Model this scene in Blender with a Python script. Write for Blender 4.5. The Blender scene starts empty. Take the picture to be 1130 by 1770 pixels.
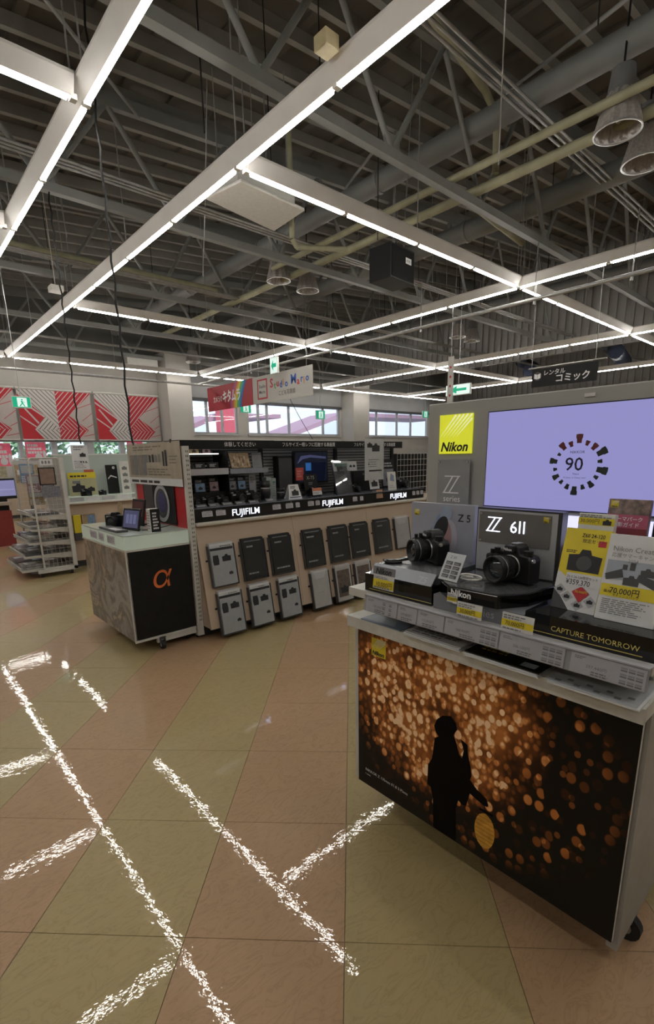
import bpy, math, random
from mathutils import Vector, Matrix
random.seed(7)
sc = bpy.context.scene
COL = sc.collection
PI = math.pi
V = Vector

# ---------------------------------------------------------------- camera
EYE = 1.39                                   # eye height in metres
FPX, CX, CY = 845.8, 565.0, 994.06           # focal length and optical centre for a 1130 x 1770 frame (the photo is cropped)
pitch, roll, yaw = math.radians(13.668), math.radians(-1.174), math.radians(-41.66)
cp, sp, cr, sr = math.cos(pitch), math.sin(pitch), math.cos(roll), math.sin(roll)
r0, u0, f0 = V((1, 0, 0)), V((0, sp, cp)), V((0, cp, -sp))
rows = [r0*cr + u0*sr, -r0*sr + u0*cr, f0]
Xa, Ya = V((math.cos(yaw), -math.sin(yaw), 0)), V((math.sin(yaw), math.cos(yaw), 0))
Rt, Up, Fw = [V((q.dot(Xa), q.dot(Ya), q.z)) for q in rows]
cd = bpy.data.cameras.new('camera')
cam = bpy.data.objects.new('camera', cd); COL.objects.link(cam)
cam.matrix_world = Matrix(((Rt.x, Up.x, -Fw.x, 0), (Rt.y, Up.y, -Fw.y, 0), (Rt.z, Up.z, -Fw.z, EYE), (0, 0, 0, 1)))
cd.sensor_fit = 'VERTICAL'; cd.sensor_height = 36; cd.lens = 36*FPX/1770
cd.shift_y = (CY - 885)/1770; cd.shift_x = 0
cd.clip_start = .02; cd.clip_end = 200
sc.camera = cam

# ---------------------------------------------------------------- light and exposure
w = bpy.data.worlds.new('sky'); sc.world = w; w.use_nodes = True
bg = w.node_tree.nodes['Background']
tcw = w.node_tree.nodes.new('ShaderNodeTexCoord'); grw = w.node_tree.nodes.new('ShaderNodeSeparateXYZ'); rmw = w.node_tree.nodes.new('ShaderNodeValToRGB')
w.node_tree.links.new(tcw.outputs['Generated'], grw.inputs[0]); w.node_tree.links.new(grw.outputs['Z'], rmw.inputs[0]); w.node_tree.links.new(rmw.outputs[0], bg.inputs[0])
rmw.color_ramp.elements[0].color = (.62, .66, .76, 1); rmw.color_ramp.elements[1].color = (.5, .58, .75, 1)
bg.inputs[1].default_value = 1.6
sd = bpy.data.lights.new('sun', 'SUN'); sd.energy = 3.4; sd.angle = .05; so_ = bpy.data.objects.new('sun', sd); COL.objects.link(so_); so_.rotation_euler = (math.radians(52), 0, math.radians(-25))
LED = 31.0
sc.view_settings.view_transform = 'Standard'; sc.view_settings.look = 'None'
sc.view_settings.gamma = 1; sc.view_settings.use_curve_mapping = False
sc.view_settings.exposure = 0.30

# ---------------------------------------------------------------- materials
MATS = {}
def M(name, col=(.5, .5, .5), rough=.5, metal=0.0, var=.06, scale=20, emit=0, ecol=None, trans=0, bump=0, coat=0, spec=.5, alpha=1):
    if name in MATS: return MATS[name]
    m = bpy.data.materials.new(name); m.use_nodes = True
    nt = m.node_tree; b = nt.nodes['Principled BSDF']
    b.inputs['Roughness'].default_value = rough; b.inputs['Metallic'].default_value = metal
    b.inputs['Specular IOR Level'].default_value = spec
    c = tuple(col) + (1,)
    if var > 0:
        tc = nt.nodes.new('ShaderNodeTexCoord'); n = nt.nodes.new('ShaderNodeTexNoise'); n.inputs['Scale'].default_value = scale
        n.inputs['Detail'].default_value = 3
        r = nt.nodes.new('ShaderNodeValToRGB')
        r.color_ramp.elements[0].position = .3; r.color_ramp.elements[1].position = .7
        r.color_ramp.elements[0].color = tuple(x*(1-var) for x in col) + (1,)
        r.color_ramp.elements[1].color = tuple(min(1, x*(1+var)) for x in col) + (1,)
        nt.links.new(tc.outputs['Object'], n.inputs['Vector']); nt.links.new(n.outputs['Fac'], r.inputs[0])
        nt.links.new(r.outputs[0], b.inputs['Base Color'])
        if bump:
            bp = nt.nodes.new('ShaderNodeBump'); bp.inputs['Strength'].default_value = bump; bp.inputs['Distance'].default_value = .01
            nt.links.new(n.outputs['Fac'], bp.inputs['Height']); nt.links.new(bp.outputs[0], b.inputs['Normal'])
    else:
        b.inputs['Base Color'].default_value = c
    if emit:
        b.inputs['Emission Color'].default_value = tuple(ecol or col) + (1,); b.inputs['Emission Strength'].default_value = emit
    if trans: b.inputs['Transmission Weight'].default_value = trans; b.inputs['IOR'].default_value = 1.2
    if coat: b.inputs['Coat Weight'].default_value = coat; b.inputs['Coat Roughness'].default_value = .05
    MATS[name] = m
    return m

def glassy(name, tint=(1, 1, 1), gloss=.06, rough=.02):
    if name in MATS: return MATS[name]
    m = bpy.data.materials.new(name); m.use_nodes = True; nt = m.node_tree
    nt.nodes.remove(nt.nodes['Principled BSDF']); out = nt.nodes['Material Output']
    t = nt.nodes.new('ShaderNodeBsdfTransparent'); g = nt.nodes.new('ShaderNodeBsdfGlossy'); mx = nt.nodes.new('ShaderNodeMixShader')
    lw = nt.nodes.new('ShaderNodeLayerWeight'); lw.inputs['Blend'].default_value = .25
    ad = nt.nodes.new('ShaderNodeMath'); ad.operation = 'MULTIPLY_ADD'; ad.inputs[1].default_value = .3; ad.inputs[2].default_value = gloss; ad.use_clamp = True
    t.inputs[0].default_value = tuple(tint) + (1,); g.inputs['Roughness'].default_value = rough
    nt.links.new(lw.outputs['Fresnel'], ad.inputs[0]); nt.links.new(ad.outputs[0], mx.inputs[0])
    nt.links.new(t.outputs[0], mx.inputs[1]); nt.links.new(g.outputs[0], mx.inputs[2]); nt.links.new(mx.outputs[0], out.inputs[0])
    MATS[name] = m
    return m

WHITE = M('white_enamel', (.60, .585, .54), .45)
OFFW = M('offwhite_metal', (.50, .49, .45), .5, var=.08, scale=8)
LEDH = M('light_housing_enamel', (.62, .60, .57), .45, var=.05, scale=3)
LEDM = M('led_diffuser', (.95, .95, 1), .5, emit=LED, ecol=(1, .965, .90), var=0)
BLACK = M('black_plastic', (.010, .010, .011), .35, var=.2, spec=.35)
MATTE = M('matte_black', (.009, .009, .009), .55, var=.2, spec=.25)
GLOSSK = M('gloss_black', (.004, .004, .004), .06, var=.2)
DARKG = M('dark_grey', (.05, .05, .052), .5)
GREY = M('mid_grey', (.16, .16, .16), .5)
LGREY = M('light_grey', (.36, .36, .37), .5)
SILV = M('silver_paint', (.26, .27, .29), .35, .5)
STEEL = M('brushed_steel', (.5, .5, .5), .3, 1)
RED = M('red_print', (.42, .02, .03), .5)
YEL = M('yellow_print', (.62, .50, .02), .5)
YELG = M('yellow_lit', (.6, .62, .03), .5, emit=.45, ecol=(.72, .75, .03), var=.03)
PAPER = M('paper_white', (.58, .58, .58), .55, var=.04)
CREAMP = M('paper_cream', (.36, .31, .235), .5, var=.12, scale=12)
INK = M('ink_black', (.015, .015, .018), .6, var=.1)
INKG = M('ink_grey', (.18, .18, .19), .6, var=.1)
WLET = M('white_lettering', (.75, .75, .75), .5, var=.02)
GLET = M('lit_lettering', (.8, .85, 1), .5, emit=1.6, ecol=(.8, .85, 1), var=.02)
GOLD = M('gold_lettering', (.55, .45, .12), .4, var=.05)
RUB = M('rubber', (.01, .01, .01), .7, var=.2)
GREEN = M('exit_green', (.0, .30, .16), .5, emit=.35, ecol=(0, .5, .28), var=.03)
EXW = M('exit_white', (.6, .75, .7), .5, emit=.5, ecol=(.7, .9, .85), var=.03)
WIN = glassy('window_glass', (.92, .95, .96), .03)
ACR = glassy('clear_acrylic', (.97, .98, .98), .012)
LENSG = M('lens_glass', (.01, .015, .02), .03, var=.1, coat=1)

# ---------------------------------------------------------------- mesh helpers
class MB:
    def __init__(s): s.v = []; s.f = []; s.m = []; s.s = []
    def add(s, vs, fs, mi=0, sm=False):
        n = len(s.v); s.v += [V(p) for p in vs]
        for f in fs: s.f.append([i+n for i in f]); s.m.append(mi); s.s.append(sm)
        return s
    def box(s, a, b, mi=0):
        x0, y0, z0 = a; x1, y1, z1 = b
        return s.add([(x0,y0,z0),(x1,y0,z0),(x1,y1,z0),(x0,y1,z0),(x0,y0,z1),(x1,y0,z1),(x1,y1,z1),(x0,y1,z1)],
                     [(0,3,2,1),(4,5,6,7),(0,1,5,4),(1,2,6,5),(2,3,7,6),(3,0,4,7)], mi)
    def fbox(s, F, u0, v0, u1, v1, w0=0, w1=.002, mi=0):
        p = [F(u, v, ww) for ww in (w0, w1) for (u, v) in ((u0,v0),(u1,v0),(u1,v1),(u0,v1))]
        return s.add(p, [(0,3,2,1),(4,5,6,7),(0,1,5,4),(1,2,6,5),(2,3,7,6),(3,0,4,7)], mi)
    def quad(s, F, u0, v0, u1, v1, ww=.001, mi=0):
        return s.add([F(u0,v0,ww),F(u1,v0,ww),F(u1,v1,ww),F(u0,v1,ww)], [(0,1,2,3)], mi)
    def fpoly(s, F, pts, ww=.001, mi=0):
        return s.add([F(u, v, ww) for u, v in pts], [tuple(range(len(pts)))], mi)
    def prism(s, F, pts, w0, w1, mi=0):
        n = len(pts)
        ar = sum(pts[i][0]*pts[(i+1)%n][1] - pts[(i+1)%n][0]*pts[i][1] for i in range(n))
        if ar < 0: pts = pts[::-1]
        vs = [F(u, v, w0) for u, v in pts] + [F(u, v, w1) for u, v in pts]
        fs = [tuple(range(n))[::-1], tuple(range(n, 2*n))] + [(i, (i+1)%n, n+(i+1)%n, n+i) for i in range(n)]
        return s.add(vs, fs, mi)
    def tube(s, a, b, r, n=8, mi=0, r2=None, cap=True):
        a, b = V(a), V(b); d = (b-a).normalized()
        t = V((0,0,1)) if abs(d.z) < .9 else V((1,0,0))
        x = d.cross(t).normalized(); y = d.cross(x)
        r2 = r if r2 is None else r2
        vs = [a + (x*math.cos(2*PI*i/n) + y*math.sin(2*PI*i/n))*r for i in range(n)] + [b + (x*math.cos(2*PI*i/n) + y*math.sin(2*PI*i/n))*r2 for i in range(n)]
        s.add(vs, [(i, n+i, n+(i+1)%n, (i+1)%n) for i in range(n)], mi, n > 5)
        if cap: s.add(vs, [tuple(range(n)), tuple(range(n, 2*n))[::-1]], mi)
        return s
    def path(s, pts, r, n=6, mi=0):
        for i in range(len(pts)-1): s.tube(pts[i], pts[i+1], r, n, mi)
        return s
    def lathe(s, c, ax, prof, n=24, mi=0):
        c, d = V(c), V(ax).normalized(); t = V((0,0,1)) if abs(d.z) < .9 else V((1,0,0))
        x = d.cross(t).normalized(); y = d.cross(x)
        vs = [c + d*h + (x*math.cos(2*PI*i/n) + y*math.sin(2*PI*i/n))*r for (r, h) in prof for i in range(n)]
        fs = [(j*n+i, (j+1)*n+i, (j+1)*n+(i+1)%n, j*n+(i+1)%n) for j in range(len(prof)-1) for i in range(n)]
        return s.add(vs, fs, mi, True)

class Fr:
    """a flat frame: origin, right, up; w runs out of the surface"""
    def __init__(s, o, R, U): s.o = V(o); s.R = V(R).normalized(); U = V(U); s.N = s.R.cross(U).normalized(); s.U = s.N.cross(s.R)
    def __call__(s, u, v, ww=0): return s.o + s.R*u + s.U*v + s.N*ww
def FX(x, y, z, lean=0): return Fr((x, y, z), (0, -1, 0), (math.sin(lean), 0, math.cos(lean)))    # faces -X, u runs to -Y
def FY(x, y, z, lean=0, turn=0):                                                                    # faces -Y, u runs to +X
    R = V((math.cos(turn), math.sin(turn), 0)); B = V((-math.sin(turn), math.cos(turn), 0))
    return Fr((x, y, z), R, V((0,0,1))*math.cos(lean) + B*math.sin(lean))
def FN(x, y, z, ang=0, lean=0):                                # a frame facing back along heading ang (0 = +Y, 90 = +X)
    a = math.radians(ang); R = V((math.cos(a), -math.sin(a), 0)); B = V((math.sin(a), math.cos(a), 0))
    return Fr((x, y, z), R, V((0,0,1))*math.cos(lean) + B*math.sin(lean))
def FT(x, y, z, R=(1, 0, 0), U=(0, 1, 0)): return Fr((x, y, z), R, U)   # lies flat, faces up

def wpos(o):
    p = V((0, 0, 0))
    while o: p += V(o.location); o = o.parent
    return p
def tag(o, label=None, cat=None, group=None, kind=None):
    if label: o['label'] = label
    if cat: o['category'] = cat
    if group: o['group'] = group
    if kind: o['kind'] = kind
    return o
def build(mb, name, mats, parent=None, at_=None, label=None, kind=None):
    if not isinstance(mats, (list, tuple)): mats = [mats]
    me = bpy.data.meshes.new(name)
    off = wpos(parent) if parent else V(at_ or (0, 0, 0))
    me.from_pydata([tuple(p-off) for p in mb.v], [], mb.f)
    for m in mats: me.materials.append(m)
    me.polygons.foreach_set('material_index', mb.m); me.polygons.foreach_set('use_smooth', mb.s)
    me.update()
    o = bpy.data.objects.new(name, me); COL.objects.link(o)
    if parent: o.parent = parent
    else: o.location = off
    if label: o['label'] = label
    if kind: o['kind'] = kind
    return o
def thing(name, loc, label, cat, group=None, kind=None):
    o = bpy.data.objects.new(name, None); COL.objects.link(o); o.location = loc; o.empty_display_size = .05
    return tag(o, label, cat, group, kind)
def copy_tree(o, parent=None):
    c = o.copy(); COL.objects.link(c)
    if parent: c.parent = parent
    for k in list(o.children): copy_tree(k, c)
    return c
def bevel(o, wd=.003, seg=2):
    m = o.modifiers.new('bevel', 'BEVEL'); m.width = wd; m.segments = seg; m.limit_method = 'ANGLE'; return o
def text(body, F, u, v, size, mat, parent, align='LEFT', ww=.0015, bold=0, shear=0, name='lettering', sx=1, label=None, ext=0):
    c = bpy.data.curves.new('t', 'FONT'); c.body = body; c.size = size; c.align_x = align; c.offset = bold*size; c.shear = shear
    c.resolution_u = 2; c.extrude = ext
    o = bpy.data.objects.new('t', c)
    me = bpy.data.meshes.new_from_object(o); bpy.data.objects.remove(o); bpy.data.curves.remove(c)
    off = wpos(parent)
    for vv in me.vertices: vv.co = F(u + vv.co.x*sx, v + vv.co.y, ww + vv.co.z) - off
    me.name = name; me.materials.clear(); me.materials.append(mat)
    t = bpy.data.objects.new(name, me); COL.objects.link(t); t.parent = parent
    if label: t['label'] = label
    return t
def scribble(mb, F, u0, v0, u1, v1, n, mi, seed=0, fill=.55, ww=.0012):
    """rows of tiny illegible print"""
    rd = random.Random(seed); h = (v1-v0)/n
    for i in range(n):
        x = u0; y = v1 - h*(i+1)
        end = u0 + (u1-u0)*rd.uniform(.6, 1)
        while x < end:
            l = min((u1-u0)*rd.uniform(.05, .2), end-x)
            mb.quad(F, x, y, x+l, y+h*fill, ww, mi); x += l + (u1-u0)*.03
def blob(mb, F, u, v, rx, ry, mi, n=12, ww=.0014, rot=0):
    mb.fpoly(F, [(u + rx*math.cos(2*PI*i/n)*math.cos(rot) - ry*math.sin(2*PI*i/n)*math.sin(rot), v + rx*math.cos(2*PI*i/n)*math.sin(rot) + ry*math.sin(2*PI*i/n)*math.cos(rot)) for i in range(n)], ww, mi)
def campic(mb, F, u, v, s, mi, ml=None, ww=.0014):
    """printed picture of a camera"""
    mb.fpoly(F, [(u-s*.5,v-s*.32),(u+s*.5,v-s*.32),(u+s*.52,v+s*.2),(u+s*.2,v+s*.24),(u+s*.13,v+s*.4),(u-s*.13,v+s*.4),(u-s*.2,v+s*.24),(u-s*.52,v+s*.2)], ww, mi)
    blob(mb, F, u, v-s*.04, s*.24, s*.24, mi if ml is None else ml, 14, ww+.0003)
# a pixel of the 1130 x 1770 frame to the point where its ray meets a plane of the room
def at(px, py, X=None, Y=None, Z=None):
    d = Fw + Rt*((px-CX)/FPX) - Up*((py-CY)/FPX)
    t = X/d.x if X is not None else Y/d.y if Y is not None else (Z-EYE)/d.z
    return V((0, 0, EYE)) + d*t
def clip(poly, a, b, c):
    """keep a*u+b*v <= c"""
    out = []
    for i in range(len(poly)):
        p, q = poly[i], poly[(i+1) % len(poly)]
        dp, dq = a*p[0]+b*p[1]-c, a*q[0]+b*q[1]-c
        if dp <= 0: out.append(p)
        if dp*dq < 0: t = dp/(dp-dq); out.append((p[0]+(q[0]-p[0])*t, p[1]+(q[1]-p[1])*t))
    return out
def stripes(mb, F, poly, ang, period, width, mi, ww=.003, phase=0):
    a, b = -math.sin(ang), math.cos(ang)
    ds = [a*u+b*v for u, v in poly]; k = math.floor(min(ds)/period)
    while k*period + phase < max(ds):
        c0 = k*period + phase
        q = clip(clip(poly, a, b, c0+width), -a, -b, -c0)
        if len(q) >= 3: mb.fpoly(F, q, ww, mi)
        k += 1

# ================================================================ THE SETTING
XL, XR, YF, YB = -7.5, 23.0, -6.5, 16.0
def roofz(x): return 5.55 + .08*max(x, 0)

# ---- floor: square vinyl tiles laid at 45 degrees to the ceiling grid, in stripes of two colours
def tile_mat(name, c1, c2, c3):
    m = bpy.data.materials.new(name); m.use_nodes = True; nt = m.node_tree; b = nt.nodes['Principled BSDF']
    g = nt.nodes.new('ShaderNodeNewGeometry'); mp = nt.nodes.new('ShaderNodeMapping'); mp.inputs['Rotation'].default_value = (0, 0, math.radians(45)); mp.inputs['Scale'].default_value = (1, 2.6, 1)
    nt.links.new(g.outputs['Position'], mp.inputs['Vector'])
    wv = nt.nodes.new('ShaderNodeTexNoise'); wv.inputs['Scale'].default_value = 7; wv.inputs['Detail'].default_value = 5; wv.inputs['Distortion'].default_value = 1.6
    nt.links.new(mp.outputs[0], wv.inputs['Vector'])
    mm = nt.nodes.new('ShaderNodeMath'); mm.operation = 'MULTIPLY'; mm.inputs[1].default_value = 11
    fr = nt.nodes.new('ShaderNodeMath'); fr.operation = 'PINGPONG'; fr.inputs[1].default_value = 1
    nt.links.new(wv.outputs['Fac'], mm.inputs[0]); nt.links.new(mm.outputs[0], fr.inputs[0])
    r = nt.nodes.new('ShaderNodeValToRGB'); e = r.color_ramp.elements
    e[0].color = c1 + (1,); e[1].color = c2 + (1,); e[0].position = 0; e[1].position = .22
    x = e.new(1.0); x.color = c3 + (1,)
    nt.links.new(fr.outputs[0], r.inputs[0]); nt.links.new(r.outputs[0], b.inputs['Base Color'])
    n2 = nt.nodes.new('ShaderNodeTexNoise'); n2.inputs['Scale'].default_value = 55; n2.inputs['Detail'].default_value = 2
    n3 = nt.nodes.new('ShaderNodeTexNoise'); n3.inputs['Scale'].default_value = 12.0; n3.inputs['Detail'].default_value = 2
    nt.links.new(g.outputs['Position'], n2.inputs['Vector']); nt.links.new(g.outputs['Position'], n3.inputs['Vector'])
    b2 = nt.nodes.new('ShaderNodeBump'); b2.inputs['Strength'].default_value = 1; b2.inputs['Distance'].default_value = .00016
    b3 = nt.nodes.new('ShaderNodeBump'); b3.inputs['Strength'].default_value = 1; b3.inputs['Distance'].default_value = .00048
    nt.links.new(n2.outputs['Fac'], b2.inputs['Height']); nt.links.new(n3.outputs['Fac'], b3.inputs['Height'])
    nt.links.new(b3.outputs[0], b2.inputs['Normal'])
    b.inputs['Roughness'].default_value = .5; b.inputs['Specular IOR Level'].default_value = .3
    b.inputs['Coat Weight'].default_value = .7; b.inputs['Coat Roughness'].default_value = .014; b.inputs['Coat IOR'].default_value = 1.5
    nt.links.new(b2.outputs[0], b.inputs['Coat Normal'])
    return m
T_P = tile_mat('tile_peach', (.30, .185, .100), (.345, .215, .118), (.365, .232, .128))
T_G = tile_mat('tile_olive', (.285, .215, .098), (.320, .245, .116), (.340, .262, .126))
GROUT = M('tile_joint', (.16, .115, .07), .8)
floor = build(MB().box((XL, YF, -.2), (XR, YB, -.004)), 'floor', GROUT, kind='structure')
TS = .4765; ang = math.radians(44.7); FA = V((math.sin(ang), math.cos(ang), 0)); GA = V((math.cos(ang), -math.sin(ang), 0)); A0, B0 = -.031, 1.143
def tile_mesh(mat):
    h = TS/2 - .0009; mb = MB()
    c = [(-h,-h),(h,-h),(h,h),(-h,h)]; c2 = [(x*.9985, y*.9985) for x, y in c]
    vs = [GA*x + FA*y + V((0,0,-.004)) for x, y in c] + [GA*x + FA*y + V((0,0,-.0006)) for x, y in c] + [GA*x + FA*y for x, y in c2]
    mb.add(vs, [(8,9,10,11)] + [(i, (i+1)%4, 4+(i+1)%4, 4+i) for i in range(4)] + [(4+i, 4+(i+1)%4, 8+(i+1)%4, 8+i) for i in range(4)])
    me = bpy.data.meshes.new('floor_tile'); me.from_pydata([tuple(v) for v in mb.v], [], mb.f); me.materials.append(mat); return me
TM = [tile_mesh(T_P), tile_mesh(T_G)]
cells = []
for i in range(-70, 71):
    for j in range(-40, 80):
        c = GA*(A0 + TS*(i+.5)) + FA*(B0 + TS*(j+.5))
        if XL+.3 < c.x < XR-.3 and YF+.3 < c.y < YB-.3:
            rel = V((c.x, c.y, -EYE)); z = rel.dot(Fw)
            vis = z > .3 and -80 < CX + FPX*rel.dot(Rt)/z < 1210 and CY - FPX*rel.dot(Up)/z < 1850
            cells.append((0 if vis else 1, c.length, i, c))
cells.sort(key=lambda t: t[:3])
for k, (vis, d, i, c) in enumerate(cells[:300]):
    o = bpy.data.objects.new('floor_tile', TM[(i+1) % 2]); COL.objects.link(o); o.parent = floor; o.location = c
far = MB(); h = TS/2 - .0009
for vis, d, i, c in cells[300:]:
    far.add([c + GA*x*h + FA*y*h for x, y in ((-1,-1),(1,-1),(1,1),(-1,1))], [(0,1,2,3)], (i+1) % 2)
build(far, 'floor_tiles', [T_P, T_G], floor, kind='stuff')

# ---- walls
WALLM = M('wall_plaster', (.44, .42, .385), .8, var=.05, scale=2)
BANDM = M('wall_band_grey', (.30, .30, .30), .7, var=.05, scale=2)
DARKW = M('upper_wall_grey', (.13, .13, .12), .8, var=.08, scale=2)  # same wall higher up; its dim light is painted as a darker grey
def wall_back():
    mb = MB(); y0, y1 = YB, YB+.2
    xs = [XL, -2.2, 7.1, 7.75, 10.05, 10.5, 15.15, 16.65, 21.4, XR]
    def add(x0, x1, z0, z1, mi=0): mb.box((x0, y0, z0), (x1, y1, z1), mi)
    add(XL, -2.2, 0, 4.16); add(-2.2, 7.1, 0, 1.40); add(-2.2, 7.1, 1.99, 4.16)
    add(7.1, 7.75, 0, 4.16); add(7.75, 21.4, 0, 2.24); add(7.75, 21.4, 3.36, 4.16)
    add(10.05, 10.5, 2.24, 3.36); add(15.15, 16.65, 2.24, 3.36); add(21.4, XR, 0, 4.16)
    add(XL, XR, 4.16, 8, 1)
    o = build(mb, 'wall_back', [WALLM, DARKW], kind='structure')
    bm = MB().box((7.9, YB-.1, 3.40), (15.15, YB-.01, 4.1)).box((16.3, YB-.1, 3.40), (22, YB-.01, 4.1))
    build(bm, 'lintel_band', BANDM, o)
    build(MB().box((7.9, YB-.14, 3.32), (15.15, YB-.01, 3.40)).box((16.3, YB-.14, 3.32), (22, YB-.01, 3.40)), 'band_edge', DARKG, o)
    return o
wb = wall_back()
build(MB().box((XL-.2, YF, 0), (XL, YB, 8)), 'wall_left', WALLM, kind='structure')
build(MB().box((XL, YF-.2, 0), (XR, YF, 8)), 'wall_front', WALLM, kind='structure')
SIDE = M('corrugated_siding', (.27, .265, .255), .6, var=.08, scale=1)
wr = build(MB().box((XR, YF, 0), (XR+.2, YB, 9)), 'wall_right', SIDE, kind='structure')
rb = MB(); y = YF
while y < YB: rb.prism(FX(XR, y, 3.6), [(-.06,0),(.06,0),(.06,4.8),(-.06,4.8)], 0, .05); y += .26
build(rb, 'siding_ribs', SIDE, wr, kind='stuff')
sb = build(MB().box((15.32, YF, 4.15), (15.42, YB-.76, roofz(15.3)-.0)), 'wall_upper', SIDE, kind='structure')
rb = MB(); y = YF+.1
while y < YB-.9: rb.prism(FX(15.32, y, 4.15), [(-.055,0),(.055,0),(.055,roofz(15.3)-4.15),(-.055,roofz(15.3)-4.15)], 0, .05); y += .22
build(rb, 'siding_ribs', SIDE, sb, kind='stuff')
# columns on the back wall
for k, (x0, x1) in enumerate(((7.12, 7.92), (15.25, 16.2), (-3.4, -2.6))):
    c = build(bevelless := MB().box((x0, YB-.75, 0), (x1, YB-.002, 4.6)), 'trim_%d' % (k+1), WALLM, kind='structure')
# windows
FRM = M('window_frame_white', (.40, .40, .41), .4)
def window(n, x0, x1, z0, z1, mull, handles=False):
    o = build(MB().box((x0, YB+.05, z0), (x1, YB+.12, z0+.05)).box((x0, YB+.05, z1-.05), (x1, YB+.12, z1)).box((x0, YB+.05, z0+.05), (x0+.05, YB+.12, z1-.05)).box((x1-.05, YB+.05, z0+.05), (x1, YB+.12, z1-.05)), 'window_%d' % n, FRM, kind='structure')
    xs = [x0+.05] + mull + [x1-.05]
    for m in mull: build(MB().box((m-.04, YB+.05, z0+.05), (m+.04, YB+.12, z1-.05)), 'mullion', FRM, o)
    for a, b in zip(xs[:-1], xs[1:]): build(MB().box((a+.04, YB+.08, z0+.05), (b-.04, YB+.09, z1-.05)), 'pane', WIN, o)
    build(MB().box((x0-.05, YB-.06, z0-.06), (x1+.05, YB+.05, z0)), 'window_sill', FRM, o)
    return o
window(1, 7.75, 10.05, 2.24, 3.36, [8.85, 9.45])
window(2, 10.5, 15.15, 2.24, 3.36, [11.0, 11.4, 12.45, 14.25])
window(3, 16.65, 21.4, 2.24, 3.36, [17.55, 19.0, 20.05])
low = [(-1.2,-.2),(.2,1.1),(1.3,2.35),(2.54,3.0),(3.11,3.82),(3.97,4.73),(4.97,5.73),(5.89,6.73)]
lw = build(MB().box((-2.2, YB+.02, 1.40), (7.1, YB+.14, 1.45)).box((-2.2, YB+.02, 1.94), (7.1, YB+.14, 1.99)), 'window_4', FRM, kind='structure')
edges = [-2.2] + [e for p in low for e in p] + [7.1]
for a, b in zip(edges[0::2], edges[1::2]): build(MB().box((a, YB+.02, 1.45), (b, YB+.14, 1.94)), 'mullion', FRM, lw)
for a, b in low: build(MB().box((a, YB+.07, 1.45), (b, YB+.08, 1.94)), 'pane', WIN, lw)

# ---- ceiling: steel roof deck, purlins, trusses, girders
DECK = M('roof_deck_paint', (.115, .103, .085), .8, var=.15, scale=1.5)
PURL = M('purlin_steel', (.235, .23, .21), .6, var=.12, scale=3)
TRUS = M('truss_paint_grey', (.21, .215, .205), .55, var=.1, scale=3)
GIRD = M('girder_paint_grey', (.20, .205, .20), .6, var=.08, scale=3)
PIPEY = M('pipe_insulation_beige', (.32, .31, .205), .7, var=.12, scale=6)
GALV = M('galvanised_conduit', (.36, .36, .35), .4, .5, var=.15, scale=10)
F_roof = Fr((0, YF, 0), (1, 0, 0), (0, 0, 1))
ceil = build(MB().prism(F_roof, [(XL-.2, roofz(0)), (0, roofz(0)), (XR+.2, roofz(XR)), (XR+.2, roofz(XR)+.15), (0, roofz(0)+.15), (XL-.2, roofz(0)+.15)], .2, -(YB-YF)-.2), 'ceiling', DECK, kind='structure')
x = XL+.3; rb = MB()
while x < XR: rb.box((x-.05, YF, roofz(x)-.05), (x+.05, YB, roofz(x)+.02)); x += .6
build(rb, 'deck_ribs', DECK, ceil, kind='stuff')
y = YF+.4
while y < YB-.1:
    mb = MB()
    for xa, xb in ((XL, 0), (0, XR)):
        for (d0, d1, h0, h1) in ((0, .012, -.17, -.05), (0, .07, -.185, -.17)):
            za, zb = roofz(xa), roofz(xb)
            mb.add([(xa,y+d0,za+h0),(xb,y+d0,zb+h0),(xb,y+d1,zb+h0),(xa,y+d1,za+h0),(xa,y+d0,za+h1),(xb,y+d0,zb+h1),(xb,y+d1,zb+h1),(xa,y+d1,za+h1)],
                   [(0,3,2,1),(4,5,6,7),(0,1,5,4),(1,2,6,5),(2,3,7,6),(3,0,4,7)])
    build(mb, 'purlin', PURL, ceil); y += .48
where = ['behind the camera', 'over the middle of the shop front', 'above the nearest light crossing', 'beyond the white cassette unit', 'halfway to the back wall', 'second from the back wall', 'close along the back wall']
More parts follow.
